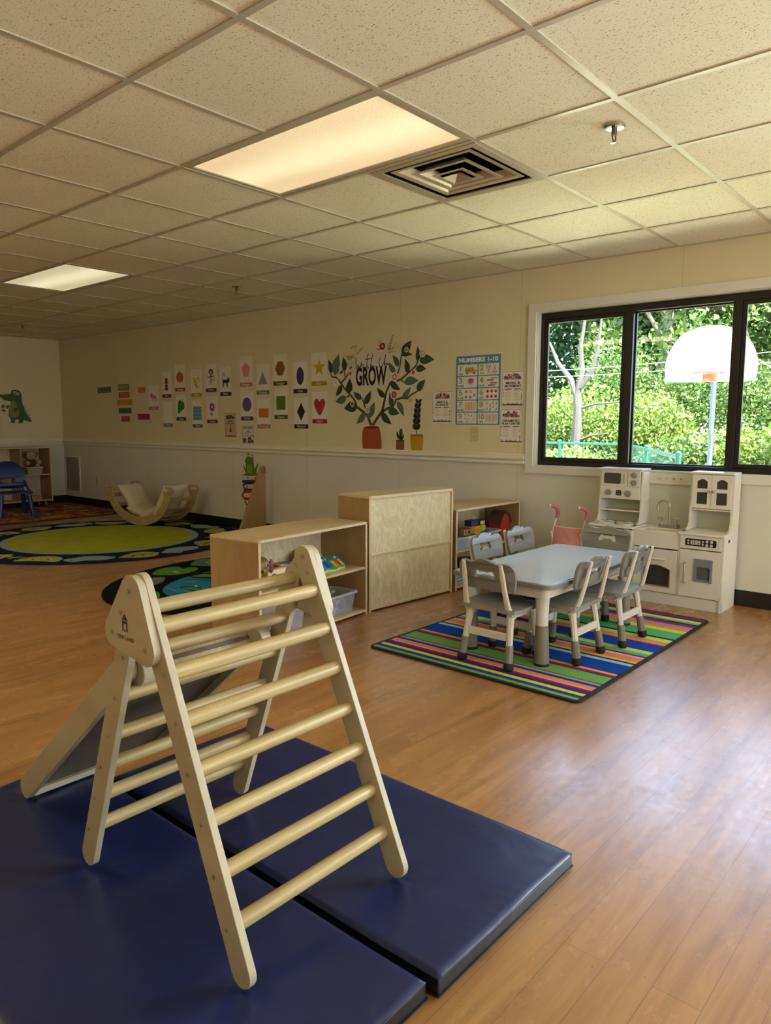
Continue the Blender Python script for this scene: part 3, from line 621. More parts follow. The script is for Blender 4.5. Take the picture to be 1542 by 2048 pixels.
for a, mi in (([(1240, 165), (1290, 140), (1340, 135), (1400, 158), (1350, 175), (1290, 178)], 2), ([(1275, 158), (1310, 148), (1345, 158), (1310, 168)], 4), ([(600, 390), (640, 380), (650, 400), (615, 405)], 3), ([(680, 360), (730, 350), (735, 368), (695, 372)], 3), ([(800, 270), (900, 255), (960, 280), (900, 292), (860, 270)], 2)):
    pads.prism([[q4(x, y) for x, y in reversed(a)]], (0, 0, .0094), UX, UY, 0, mi)
# frogs in the pond
for a, mi in (([(950, 460), (1010, 445), (1100, 450), (1180, 455), (1240, 480), (1310, 490), (1300, 520), (1200, 527), (1130, 505), (1040, 480)], 4), ([(975, 460), (1100, 455), (1200, 470), (1290, 498), (1270, 515), (1190, 515), (1100, 490)], 0),
              ([(1060, 330), (1100, 300), (1220, 290), (1300, 280), (1450, 240), (1456, 340), (1330, 355), (1200, 350), (1120, 345)], 4), ([(1090, 325), (1230, 300), (1320, 300), (1440, 260), (1440, 325), (1300, 335), (1180, 335)], 6)):
    pads.prism([smooth2([q4(x, y) for x, y in reversed(a)], 3)], (0, 0, .0092+.0003*mi/6+(0 if mi == 4 else .0005)), UX, UY, 0, mi)
for x, y in ((1140, 445), (1350, 497)): pads.prism([[q4(x+20*math.cos(-t), y+9*math.sin(-t)) for t in np.linspace(0, 2*PI, 10)[:-1]]], (0, 0, .0104), UX, UY, 0, 5)
for a in ([(1020, 365), (1200, 370), (1456, 390)], [(1010, 380), (1080, 395), (1160, 380)], [(790, 460), (900, 500)], [(1000, 500), (1180, 540), (1300, 555)]):
    pads.prism([strip([q4(x, y) for x, y in a], .012)], (0, 0, .0098), UX, UY, 0, 4 if a[0][0] == 1020 else 2)
pads.build('lily_pads', pm, fr_)
# patchwork rug in the far corner
pr = thing('patchwork_rug', (-8.0, 2.2, 0), 'patchwork rug of many bright picture squares in the far left corner', 'rug')
pc = ['B8862E', '8C3A2A', '7A4A6A', 'A8A03A', '4A5A78', 'B05A34', '6A7A3A', '9A3A4A', 'C2903A', '5A3A5A']
pmats = [mat('rug_patch_'+c, c, .95, var=.25, scale=22, bump=.4, spec=.1) for c in pc]
pb = MB(); r = random.Random(4); nx_, ny_ = 13, 20; X0, X1, Y0_, Y1_ = -8.40, -6.99, .9, 3.42
for i in range(nx_):
    for j in range(ny_):
        a, b = X0+(X1-X0)*i/nx_, X0+(X1-X0)*(i+1)/nx_; c, d = Y0_+(Y1_-Y0_)*j/ny_, Y0_+(Y1_-Y0_)*(j+1)/ny_
        mi = r.randrange(10); pb.box(a, b, c, d, 0, .007, mi)
        m2 = (mi+1+r.randrange(8)) % 10; cx, cy = (a+b)/2, (c+d)/2
        pb.prism([r.choice((circ(cx, cy, .035, 10), star(cx, cy, .045), [(cx-.04, cy-.02), (cx+.04, cy-.03), (cx+.02, cy+.04)], leaf(cx-.05, cy, cx+.05, cy+.01, .6)))], (0, 0, .0075), UX, UY, 0, m2)
pb.build('pile', pmats, pr)
MB().prism([rrect(X0-.02, X1+.02, Y0_-.02, Y1_+.02, .03), rrect(X0, X1, Y0_, Y1_, .01)[::-1]], (0, 0, 0), UX, UY, .008).build('binding', bind, pr)

# blue gym mats
def vinyl(key, c):
    t = NT(key); v = t.coord()
    t.link(t.ramp(t.noise(v, 3, 3), [(.3, mul(hx(c), .85)), (.7, mul(hx(c), 1.15))]), t.b.inputs['Base Color'])
    t.b.inputs['Specular IOR Level'].default_value = .55
    sc_ = t.noise(t.coord((4, 4, 4)), 4, 5, .7, .8)
    t.link(t.ramp(sc_, [(.25, (.29,)*3), (.75, (.37,)*3)]), t.b.inputs['Roughness'])
    a = t.node('ShaderNodeMath', operation='MULTIPLY'); a.inputs[1].default_value = .6; t.link(t.noise(v, 3.2, 3, .5, .8), a.inputs[0])
    b = t.node('ShaderNodeMath', operation='ADD'); t.link(a.outputs[0], b.inputs[0])
    c_ = t.node('ShaderNodeMath', operation='MULTIPLY'); c_.inputs[1].default_value = .03; t.link(t.noise(v, 60, 3), c_.inputs[0]); t.link(c_.outputs[0], b.inputs[1])
    t.bump(b.outputs[0], .35, .03); return t.m
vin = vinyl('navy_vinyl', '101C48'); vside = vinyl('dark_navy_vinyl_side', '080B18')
feet = [(.105, -.607, .05), (.705, -.607, .05), (.705, -.127, .05), (.105, -.127, .05), (-.385, -.565, .05)]
def gym_mat(x0, x1, y0, y1, label):
    t = thing('gym_mat', ((x0+x1)/2, (y0+y1)/2, 0), label, 'gym mat', 'blue gym mats')
    nx, ny = 160, 76; vs = []; T = .052
    for j in range(ny+1):
        for i in range(nx+1):
            x = x0+(x1-x0)*i/nx; y = y0+(y1-y0)*j/ny; ed = min(x-x0, x1-x, y-y0, y1-y)
            z = T-.009*math.exp(-ed/.006)+.0020*math.sin(x*8+y*5)+.0014*math.sin(y*15-x*6)
            for fx, fy, _ in feet:
                d = math.hypot(x-fx, y-fy); an = math.atan2(y-fy, x-fx)
                z -= .005*math.exp(-(d/.045)**2)+.0030*math.exp(-d/.11)*(math.sin(an*5+fx*9))*(1-math.exp(-(d/.03)**2))
            vs.append((x, y, z))
    fs = [(j*(nx+1)+i, j*(nx+1)+i+1, (j+1)*(nx+1)+i+1, (j+1)*(nx+1)+i) for j in range(ny) for i in range(nx)]
    MB().add(vs, fs).build('top_cover', vin, t, smooth=True)
    z1 = T-.009
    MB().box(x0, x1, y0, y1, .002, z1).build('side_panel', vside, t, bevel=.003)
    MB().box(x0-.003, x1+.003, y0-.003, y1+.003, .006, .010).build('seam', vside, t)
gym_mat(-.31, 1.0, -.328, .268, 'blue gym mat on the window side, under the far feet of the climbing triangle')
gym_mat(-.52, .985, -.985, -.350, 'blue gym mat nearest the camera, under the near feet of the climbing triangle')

# ================================================================== CLIMBING TRIANGLE AND SLIDE
pop = wood('poplar_panel', 'A09274', 'BAAD8C', axis=0, rough=.5, freq=4, stretch=.3, swirl=.3)
ply = wood('ply_edge', '9A8260', 'CDB98F', axis=0, rough=.55, freq=160, stretch=.02, swirl=.0)
dow = wood('beech_dowel', '96804E', 'C2AC76', axis=1, rough=.36, freq=24, stretch=.05, swirl=.5)
steel = mat('bolt_steel', 'B0A890', .35, .7)
mark = mat('burnt_in_mark', '3A2A18', .6)
def capsule(P, Q, r, n=10):
    a = math.atan2(Q[1]-P[1], Q[0]-P[0])
    return [(P[0]+r*math.cos(a+PI/2+PI*k/n), P[1]+r*math.sin(a+PI/2+PI*k/n)) for k in range(n+1)]+[(Q[0]+r*math.cos(a-PI/2+PI*k/n), Q[1]+r*math.sin(a-PI/2+PI*k/n)) for k in range(n+1)]
tri = thing('climbing_triangle', (.4, -.367, .05), 'wooden climbing triangle with round dowel rungs standing on the blue mats', 'climbing triangle')
def rail(P, Q, y, label=None, r=.031):
    # profile in the xz plane, extruded along y by 18 mm
    m = MB().prism([capsule(P, Q, r)], (0, y+.018, 0), UX, UZ, .018)
    return m.build('side_rail', pop, tri, bevel=.002)
FRT, FRB, LFT, LFB = (.390, .828), (.718, .084), (.350, .776), (.094, .084)
for y in (-.616, -.136): rail(FRT, FRB, y)
for y in (-.616, -.136): rail(LFT, LFB, y, r=.029)
for x, z in ((.435, .745), (.479, .650), (.517, .553), (.556, .453), (.597, .357), (.638, .259), (.678, .161)):
    MB().cyl((x, -.602, z), (x, -.132, z), .0175, n=20).build('rung', dow, tri, smooth=True)
    MB().cyl((x, -.6185, z), (x, -.615, z), .0045, n=10).build('bolt', steel, tri)
for x, z in ((.350, .776-.01), (.309, .652), (.266, .545), (.224, .439), (.184, .349), (.145, .256), (.108, .160)):
    MB().cyl((x, -.602, z), (x, -.132, z), .0165, n=20).build('rung', dow, tri, smooth=True)
    MB().cyl((x, -.6185, z), (x, -.615, z), .0045, n=10).build('bolt', steel, tri)
def tplate(y, name='gusset_plate'):
    p = MB().prism([hull([(.385, .816, .040), (.303, .716, .034), (.437, .697, .034)], 32)], (0, y, 0), UX, UZ, .018)
    return p.build(name, pop, tri, bevel=.003)
gp = tplate(-.616); tplate(-.099)
for x, z in ((.381, .821), (.342, .768), (.301, .716), (.437, .699)):
    MB().cyl((x, -.636, z), (x, -.633, z), .0055, n=14).cyl((x, -.637, z), (x, -.6355, z), .003, n=6).build('bolt', steel, gp)
mk = MB(); lx, lz = .358, .742; yy = -.6345
mk.prism([[(-.012, .010), (.012, .010), (0, .024)]], (lx, yy, lz), UX, UZ, 0)
mk.prism([[(-.011, -.016), (-.006, -.016), (-.006, .002), (.006, .002), (.006, -.016), (.011, -.016), (.011, .008), (-.011, .008)]], (lx, yy, lz), UX, UZ, 0)
mk.prism([[(-.004, -.016), (.004, -.016), (0, -.009)]], (lx, yy, lz), UX, UZ, 0)
write(mk, 'TINY LAND', (lx+.001, yy, lz-.031), UX, UZ, .0125, fit=.068, bold=.01)
mk.build('printed_mark', mark, gp)
for x, z in ((.391, .830), (.353, .777)):
    MB().cyl((x, -.1385, z), (x, -.1355, z), .0065, n=14).build('bolt', steel, tri)
for x, z in ((.412, .789), (.458, .697)): MB().cyl((x, -.1385, z), (x, -.1355, z), .005, n=12).build('bolt', steel, tri)

sl = thing('slide_board', (-.07, -.36, .05), 'wooden climbing slide hooked on the far side of the triangle, seen from behind', 'slide')
SB, ST = (-.372, .088), (.235, .600)
dx, dz = ST[0]-SB[0], ST[1]-SB[1]; L_ = math.hypot(dx, dz); tx, tz = dx/L_, dz/L_; nx_, nz_ = -tz, tx
for y in (-.575, -.165):
    MB().prism([capsule(SB, ST, .034)], (0, y+.018, 0), UX, UZ, .018).build('side_board', pop, sl, bevel=.002)
brd = MB(); o_ = -.012
A_ = (SB[0]+nx_*o_, SB[1]+nz_*o_); B_ = (ST[0]+nx_*o_, ST[1]+nz_*o_)
brd.prism([[(A_[0], A_[1]), (B_[0], B_[1]), (B_[0]+nx_*.010, B_[1]+nz_*.010), (A_[0]+nx_*.010, A_[1]+nz_*.010)]], (0, -.165, 0), UX, UZ, .392)
brd.build('slide_surface', wood('slide_underside', '5A4C3E', '77675400'[:6], axis=0, rough=.5, freq=5), sl)
MB().box(-.385, -.350, -.557, -.165, .060, .078).build('foot_rail', pop, sl, bevel=.002)
MB().obox((ST[0]-.02*tx, -.361, ST[1]-.02*tz+.004), (tx*.012, 0, tz*.012), (0, .196, 0), (nx_*.028, 0, nz_*.028)).build('top_rail', ply, sl, bevel=.002)
for y in (-.556, -.20):
    MB().cyl((.262, y, .590), (.262, y+.034, .590), .034, n=28).build('hook_disc', pop, sl, bevel=.003)

# ================================================================== TABLE AND CHAIRS
gpl = mat('grey_plastic_top', 'B6BCBA', .2, var=.02, spec=.9); rimg = mat('dark_grey_plastic', '77756A', .4, var=.04)
wpl = mat('off_white_plastic', 'CFC8B8', .4, var=.03); gsl = mat('taupe_grey_plastic', '7A7468', .45, var=.04); rub = mat('black_rubber', '111112', .6)
tb = thing('childrens_table', (-.078, 2.165, .0105), 'low grey rectangular children\'s table with white and grey legs on the striped rug', 'table')
TX, TY, TZ = .290, .575, .42
MB().prism([rrect(-TX, TX, -TY, TY, .05, 8)], (0, 0, TZ-.026), UX, UY, .020).build('table_rim', rimg, tb, bevel=.006, local=True)
MB().prism([rrect(-TX+.012, TX-.012, -TY+.012, TY-.012, .045, 8)], (0, 0, TZ-.007), UX, UY, .006).build('tabletop', gpl, tb, bevel=.002, local=True)
MB().prism([rrect(-TX+.045, TX-.045, -TY+.045, TY-.045, .03), rrect(-TX+.058, TX-.058, -TY+.058, TY-.058, .02)[::-1]], (0, 0, TZ-.080), UX, UY, .056).build('apron', wpl, tb, bevel=.003, local=True)
for sx in (-1, 1):
    for sy in (-1, 1):
        lx, ly = sx*(TX-.085), sy*(TY-.085)
        lg = MB().tube([(lx, ly, .19), (lx, ly, .30), (lx, ly, TZ-.03)], [.030, .032, .040], 20).build('leg', wpl, tb, smooth=True, local=True)
        MB().tube([(lx+sx*.004, ly, .012), (lx, ly, .20)], [.037, .032], 20).build('leg_sleeve', gsl, lg, smooth=True, local=True)
        MB().cyl((lx+sx*.004, ly, 0), (lx+sx*.004, ly, .013), .038, n=20).build('foot_pad', rub, lg, local=True)
def chair():
    t = thing('childrens_chair', (0, 0, .0105), '', 'chair', 'grey and white children\'s chairs')
    # seat: rounded, dished
    se = smooth2([(-.150, -.135), (0, -.140), (.150, -.135), (.160, 0), (.150, .135), (.10, .155), (0, .16), (-.10, .155), (-.150, .135), (-.160, 0)], 4)
    MB().prism([se], (0, 0, .272), UX, UY, .020).build('seat', mat('grey_seat_plastic', '85837C', .35, spec=.6), t, bevel=.007, local=True, seg=3)
    # backrest with the wavy top and bone-shaped hand hole
    ang = math.radians(12); V = (0, -math.sin(ang), math.cos(ang)); O = (0, -.150, .445)
    out = [(-.155, -.045), (-.135, -.072), (0, -.062), (.135, -.072), (.155, -.045), (.160, .02), (.145, .062), (.10, .076), (.055, .068), (0, .090), (-.055, .090), (-.055, .090)]
    out = [(-.150, -.055), (-.125, -.072), (0, -.064), (.125, -.072), (.150, -.055), (.158, .02), (.146, .058), (.115, .072), (.075, .066), (.035, .082), (0, .090), (-.035, .082), (-.075, .066), (-.115, .072), (-.146, .058), (-.158, .02)]
    hole = [(u*1.15, v-.014) for u, v in [(-.052, .010), (-.040, .044), (-.018, .038), (0, .041), (.018, .038), (.040, .044), (.052, .010), (.038, .004), (.016, .020), (0, .018), (-.016, .020), (-.038, .004)]]
    MB().prism([smooth2(out, 4), smooth2(hole, 3)[::-1]], O, (1, 0, 0), V, .016, bulge=lambda u, v: -u*u*.9).build('backrest', mat('grey_back_plastic', '7D7A72', .38, spec=.6), t, bevel=.004, local=True)
    for s in (-1, 1):
        x = s*.112
        # upright sweeping from behind the backrest down to the seat corner
        u = MB(); u.tube([(x*.93, -.192, .515), (x*.96, -.176, .455), (x, -.160, .38), (x*1.06, -.142, .31), (x*1.08, -.120, .268), (x*1.06, -.09, .245)], [.010, .014, .014, .016, .019, .016], 8, sx=.75)
        u.build('back_upright', wpl, t, bevel=.0, smooth=True, local=True)
        for q, (yt, yb) in enumerate(((-.105, -.150), (.105, .135))):
            xb = s*.135
            f = lambda k: (x*1.02+(xb-x*1.02)*k, yt+(yb-yt)*k, .262*(1-k)+.0*k)
            lg = MB(); lg.tube([f(0), f(.25), f(.62)], [.021, .018, .0175], 8, sx=.85); lg.build('leg', wpl, t, smooth=True, local=True)
            MB().tube([f(.55), f(.90)], [.0195, .021], 10).build('leg_sleeve', gsl, lg_o := bpy.data.objects[COL.objects[-1].name], local=True, smooth=True)
            MB().tube([f(.86), f(.96), f(1.0)], [.0235, .025, .019], 12).build('rubber_foot', rub, lg_o, local=True, smooth=True)
        MB().obox((x*1.03, 0, .255), (.010, 0, 0), (0, .105, 0), (0, 0, .013)).build('side_frame', wpl, t, bevel=.003, local=True)
    for y in (-.128, .118): MB().obox((0, y, .155), (.108, 0, 0), (0, .007, 0), (0, 0, .019)).build('cross_bar', wpl, t, bevel=.003, local=True)
    return t
c0 = chair()
spots = [(-.078, 1.638, 0, 'child\'s chair at the near short end of the table, its back to the camera'),
         (.118, 1.915, PI/2, 'child\'s chair on the window side of the table, nearer the camera'),
         (.168, 2.340, PI/2, 'child\'s chair on the window side of the table, nearer the toy kitchen'),
         (-.375, 2.165, -PI/2, 'child\'s chair on the shelf side of the table, nearer the camera'),
         (-.375, 2.545, -PI/2, 'child\'s chair on the shelf side of the table, nearer the wall'),
         (-.115, 2.78, PI, 'child\'s chair at the far short end of the table, in front of the toy kitchen')]
for i, (x, y, a, lab) in enumerate(spots):
    o = c0 if i == 0 else copy_tree(c0)
    o.location = (x, y, .0105); o.rotation_euler = (0, 0, a); o['label'] = lab

# ================================================================== TOY KITCHEN
kw = mat('cream_painted_mdf', 'DCD6C6', .38, var=.02); kws = mat('cream_painted_counter', 'E0DBCB', .3, var=.02)
kb = mat('black_control_panel', '15130F', .3); kg = mat('dim_clear_window', '4A4438', .12, var=.1); kn = mat('silver_plastic', 'A8A296', .3, .6)
kt = thing('toy_kitchen', (.03, 3.45, 0), 'cream wooden toy kitchen with microwave, sink, taps and fridge door under the window', 'toy kitchen')
prof = [(3.318, 0), (3.600, 0), (3.600, .865), (3.470, .865), (3.462, .70), (3.455, .545), (3.440, .515), (3.405, .498), (3.335, .490), (3.318, .478)]
cab = MB()
for x in (-.420, .462): cab.prism([prof], (x, 0, 0), UY, UZ, .016)
inner = [(3.340, .50), (3.590, .50), (3.590, .855), (3.470, .855), (3.462, .70), (3.455, .545), (3.435, .515), (3.39, .50)]
for x in (-.122, .208): cab.prism([inner], (x, 0, 0), UY, UZ, .014)
for x in (-.110, .196): cab.box(x, x+.014, 3.322, 3.59, .07, .48)
cab.box(-.42, .478, 3.326, 3.338, 0, .075).box(-.404, .462, 3.33, 3.59, .062, .074)
cab.build('carcass', kw, kt, bevel=.0015)
MB().box(-.404, .462, 3.588, 3.598, .074, .86).build('back_panel', mat('grey_white_backsplash', 'C4C4B4', .3, var=.02), kt)
ct = MB(); ct.box(-.422, -.108, 3.306, 3.588, .480, .494).box(.200, .479, 3.306, 3.588, .480, .496)
ct.prism([[(-.108, 3.322), (.200, 3.322), (.200, 3.588), (-.108, 3.588)], [(-.065, 3.350), (-.065, 3.485), (.160, 3.485), (.160, 3.350)]], (0, 0, .472), UX, UY, .012)
ct.build('counter', kws, kt, bevel=.002)
MB().prism([rrect(-.064, .159, 3.351, 3.484, .02)], (0, 0, .425), UX, UY, .004).prism([rrect(-.068, .163, 3.347, 3.488, .02), rrect(-.062, .157, 3.353, 3.482, .02)[::-1]], (0, 0, .425), UX, UY, .046).build('sink_basin', kws, kt)
MB().box(-.096, .196, 3.322, 3.334, .374, .472).build('sink_apron', kw, kt, bevel=.002)
MB().box(-.405, -.108, 3.316, 3.328, .078, .472).build('door', kw, kt, bevel=.002)
# oven door with arched window
arch = lambda x0, x1, z0, z1, h, n=8: [(x0, z0), (x1, z0)]+[(x1+(x0-x1)*k/n, z1+h*math.sin(PI*k/n)) for k in range(n+1)]
od = MB().prism([[(-.094, .080), (.194, .080), (.194, .366), (-.094, .366)], arch(-.028, .150, .122, .236, .022)[::-1]], (0, 3.328, 0), UX, UZ, .013).build('oven_door', kw, kt, bevel=.002)
MB().prism([arch(-.028, .150, .122, .236, .022)], (0, 3.327, 0), UX, UZ, .002).build('oven_window', clear_plastic('smoky_plastic', '4C463C', .55), od)
MB().prism([arch(-.034, .156, .116, .236, .028), arch(-.028, .150, .122, .236, .022)[::-1]], (0, 3.317, 0), UX, UZ, .003).build('window_trim', kn, od)
MB().box(-.02, .145, 3.345, 3.55, .178, .182).build('oven_rack', kn, kt)
MB().cyl((.0, 3.300, .302), (.125, 3.300, .302), .006, n=12).cyl((.01, 3.300, .302), (.01, 3.316, .302), .006, n=10).cyl((.115, 3.300, .302), (.115, 3.316, .302), .006, n=10).build('oven_handle', kw, od, smooth=True)
# fridge side
MB().box(.210, .461, 3.314, 3.328, .392, .478).build('control_fascia', kw, kt, bevel=.002)
cp = MB().prism([rrect(.243, .433, .413, .459, .010)], (0, 3.314, 0), UX, UZ, .002).build('control_panel', kb, kt)
bt = MB(); wq = mat('printed_button_cream', 'C8C0AE', .5)
bt.prism([rrect(.276, .337, .422, .449, .002)], (0, 3.3115, 0), UX, UZ, 0)
for z in (.427, .444):
    bt.prism([rrect(.256, .268, z-.006, z+.006, .002)], (0, 3.3115, 0), UX, UZ, 0).prism([rrect(.345, .357, z-.006, z+.006, .002)], (0, 3.3115, 0), UX, UZ, 0)
    for x in (.376, .404): bt.prism([circ(x, z+(.003 if z > .43 else -.003), .0095, 16)], (0, 3.3115, 0), UX, UZ, 0)
bt.build('buttons', wq, cp)
dg = MB(); write(dg, '32', (.295, 3.3110, .4355), UX, UZ, .024, bold=.02); write(dg, '°F', (.315, 3.3110, .431), UX, UZ, .010); dg.box(.322, .331, 3.3108, 3.3110, .428, .434); dg.build('display_digits', kb, cp)
fd = MB().box(.210, .461, 3.316, 3.328, .080, .386).build('fridge_door', kw, kt, bevel=.002)
MB().tube([(.250, 3.314, .296), (.250, 3.296, .294), (.250, 3.292, .23), (.250, 3.296, .170), (.250, 3.314, .168)], .0055, 12).build('door_handle', kn, fd, smooth=True)
sv = mat('silver_blue_plastic', '8E93A4', .3, .35)
MB().prism([[(.306, .186), (.418, .186), (.418, .332), (.306, .332)], rrect(.321, .403, .200, .282, .008)[::-1]], (0, 3.316, 0), UX, UZ, .010).build('ice_dispenser', sv, fd, bevel=.003)
MB().box(.322, .402, 3.3145, 3.3155, .201, .281).box(.365, .385, 3.3085, 3.3145, .252, .272).build('dispenser_recess', mat('dim_grey_recess', '5E5C54', .35, var=.2), fd)
# left tower: microwave, knobs, shelf, hob
MB().box(-.406, -.215, 3.455, 3.467, .752, .858).build('microwave_door', kw, kt, bevel=.002)
mwd = bpy.data.objects[COL.objects[-1].name]
MB().prism([rrect(-.383, -.262, .768, .843, .010)], (0, 3.455, 0), UX, UZ, .002).build('microwave_window', kg, mwd)
MB().tube([(-.236, 3.452, .835), (-.236, 3.442, .830), (-.236, 3.442, .780), (-.236, 3.452, .775)], .004, 8).build('handle', kn, mwd, smooth=True)
MB().box(-.212, -.124, 3.455, 3.467, .752, .858).build('timer_panel', kw, kt, bevel=.002)
MB().box(-.406, -.124, 3.450, 3.465, .664, .746).box(-.406, -.124, 3.455, 3.59, .746, .751).build('control_drawer', kw, kt, bevel=.002)
for x, z, r_ in ((-.168, .832, .020), (-.168, .780, .021), (-.345, .706, .021), (-.205, .702, .022)):
    y = 3.455 if z > .75 else 3.450
    MB().cyl((x, y, z), (x, y-.008, z), r_, n=24).obox((x, y-.012, z), (.013, 0, -.009), (0, .005, 0), (.003, 0, .004)).build('dial', kn, kt, bevel=.001)
    m = MB()
    for k in range(7):
        a = PI*(.05+.9*k/6); m.prism([circ(x+(r_+.008)*math.cos(a), z+(r_+.008)*math.sin(a), .0016, 6)], (0, y-.0006, 0), UX, UZ, 0)
    m.build('dial_marks', kb, kt)
clk = MB().prism([rrect(-.292, -.253, .688, .725, .004)], (0, 3.450, 0), UX, UZ, .002).build('clock_display', kb, kt)
m = MB()
for x, z in ((-.283, .698), (-.280, .716), (-.272, .702), (-.262, .715), (-.264, .698)): m.box(x-.003, x+.003, 3.4475, 3.4478, z-.002, z+.002)
m.build('clock_dots', wq, clk)
MB().box(-.405, -.123, 3.462, 3.588, .578, .588).box(-.405, -.123, 3.455, 3.588, .856, .866).build('shelf', kw, kt, bevel=.002)
MB().box(-.430, -.110, 3.442, 3.605, .866, .876).build('top_board', kws, kt, bevel=.002)
hb = MB(); cg = clear_plastic('clear_hob_plastic', 'D8DCD8', .6)
for x in (-.335, -.195):
    hb.lathe([(.058, .494), (.058, .506), (.052, .508), (.046, .506), (.046, .495)], (x, 3.40, 0), 28)
    for k in range(4): a = PI*k/4+.2; hb.obox((x, 3.40, .509), (.055*math.cos(a), .055*math.sin(a), 0), (-.003*math.sin(a), .003*math.cos(a), 0), (0, 0, .0025))
hb.build('hob_ring', cg, kt)
MB().cyl((-.265, 3.435, .494), (-.265, 3.435, .506), .018, n=14).cyl((-.34, 3.40, .5), (-.34, 3.40, .512), .014, n=12).cyl((-.20, 3.40, .5), (-.20, 3.40, .512), .014, n=12).build('burner_cap', kn, kt)
# backsplash rail with pegs, tap
MB().box(-.108, .208, 3.572, 3.588, .775, .845).build('peg_rail', kw, kt, bevel=.002)
for x in (-.030, .018, .066, .114): MB().cyl((x, 3.572, .815), (x, 3.556, .815), .0035, n=8).ball((x, 3.552, .815), .007, 10).build('peg', chrome, kt, smooth=True)
tp = MB(); tx_, ty_ = .062, 3.515
tp.tube([(tx_, ty_, .49), (tx_, ty_, .60), (tx_, ty_, .63)]+[(tx_-.040+.040*math.cos(a), ty_-.0, .63+.040*math.sin(a)) for a in np.linspace(.25, PI, 9)]+[(tx_-.080, ty_, .60)], .0065, 12)
tp.build('tap_spout', chrome, kt, smooth=True)
MB().prism([rrect(-.004, .128, 3.492, 3.538, .008)], (0, 0, .484), UX, UY, .022).build('tap_base', kn, kt, bevel=.002)
for x in (.014, .108):
    MB().tube([(x, ty_, .50), (x, ty_, .535), (x, ty_, .55)], [.009, .006, .008], 12).tube([(x-.026, ty_, .547), (x, ty_, .552), (x+.026, ty_, .547)], [.005, .004, .005], 8).build('tap_handle', chrome, kt, smooth=True)
# right tower: cupboard with two glazed doors
MB().box(.206, .478, 3.452, 3.605, .864, .876).box(.222, .463, 3.465, 3.588, .628, .638).build('cupboard_shelf', kws, kt, bevel=.002)
for x0, x1, kx in ((.222, .341, .330), (.343, .462, .356)):
    a, b = x0+.030, x1-.024
    dr = MB().prism([[(x0, .642), (x1, .642), (x1, .860), (x0, .860)], arch(a, b, .770, .815, .016)[::-1], [(a, .668), (a, .746), (b, .746), (b, .668)]], (0, 3.466, 0), UX, UZ, .012).build('cupboard_door', kw, kt, bevel=.0015)
    MB().prism([arch(a, b, .770, .815, .016)], (0, 3.462, 0), UX, UZ, .002).box(a, b, 3.460, 3.462, .668, .746).build('pane', clear_plastic('smoky_plastic', '4C463C', .55), dr)
    MB().cyl((kx, 3.454, .754), (kx, 3.444, .754), .005, n=8).ball((kx, 3.440, .754), .010, 12).build('knob', kn, dr, smooth=True)
MB().prism([rrect(3.395, 3.435, .440, .458, .004)], (.4775, 0, 0), UY, UZ, .001).build('hand_slot', kb, kt)
MB().box(.476, .4785, 3.36, 3.3605, .1, .1005).build('side_pin', kn, kt)

# ================================================================== SHELF UNITS
birch = wood('birch_ply_face', 'B79B6E', 'D2BB8E', axis=1, rough=.45, freq=5, stretch=.22, swirl=2.2)
birchp = wood('pale_birch_back_panel', 'C4B286', 'E6D8B2', axis=2, rough=.45, freq=4.5, stretch=.5, swirl=5.5)
maple = wood('warm_maple_side', '94744A', 'AC8C5C', axis=2, rough=.42, freq=5, stretch=.15, swirl=.8)
edgew = wood('light_edge_band', 'C8AE80', 'E0CCA0', axis=1, rough=.4, freq=70, stretch=.9, swirl=.0)
def shelf_unit(name, label, loc, rz, W, D, H, backside=False, mids=(.5,), divs=()):
    """local frame: width along y (0..W), open front faces +x at x=0, back at x=-D; backside=True shows the back panel on +x"""
    t = thing(name, loc, label, 'shelf unit', None, rz); T = .017
    for y in (0, W-T): MB().box(-D, 0, y, y+T, 0, H-T).build('side_panel', maple, t, bevel=.002, local=True)
    MB().box(-D, 0, 0, W, H-T, H).build('top_panel', birch, t, bevel=.003, local=True)
    if backside:
        MB().box(-.020, -.008, T, W-T, .02, H*.49).build('back_panel', birchp, t, local=True)
        MB().box(-.020, -.008, T, W-T, H*.50, H-T).build('back_panel', birchp, t, local=True)
        e = MB(); e.box(-.010, .001, T, W-T, H*.485, H*.505).box(-.012, .001, T, W-T, .012, .028).box(-.012, .001, T, W-T, H-T-.004, H-T+.012).build('edge_band', edgew, t, bevel=.002, local=True)
        for q in (0, W-T): MB().box(-.004, .002, q, q+T, 0, H-T).build('edge_strip', edgew, t, local=True)
        MB().box(-D, -.02, T, W-T, .012, .028).build('bottom_panel', birch, t, local=True)
    else:
        MB().box(-D, -D+.010, T, W-T, .012, H-T).build('back_panel', birchp, t, local=True)
        MB().box(-D+.01, -.0, T, W-T, .014, .030).build('bottom_panel', birch, t, bevel=.002, local=True)
        for m in mids: MB().box(-D+.01, -.004, T, W-T, H*m, H*m+.015).build('shelf_board', birch, t, bevel=.002, local=True)
        for dv in divs: MB().box(-D+.01, -.004, W*dv, W*dv+.015, .03, H-T).build('divider', maple, t, bevel=.002, local=True)
        MB().box(-.001, .0015, 0, T, 0, H-T).box(-.001, .0015, W-T, W, 0, H-T).box(-.001, .002, T, W-T, H-T+.002, H-.002).box(-.001, .002, T, W-T, .016, .028).build('edge_band', edgew, t, local=True)
    for y in (.05, W-.05):
        for x in (-.05, -D+.05): MB().cyl((x, y, 0), (x, y, .014), .018, n=12).build('foot', blackbase, t, local=True)
    sc_ = MB()
    for x in (-.03, -D+.03): sc_.cyl((x, -.0005, H-.025), (x, .001, H-.025), .004, n=8)
    sc_.build('screw', brass, t, local=True)
    return t
LO = (-1.108, .935); 
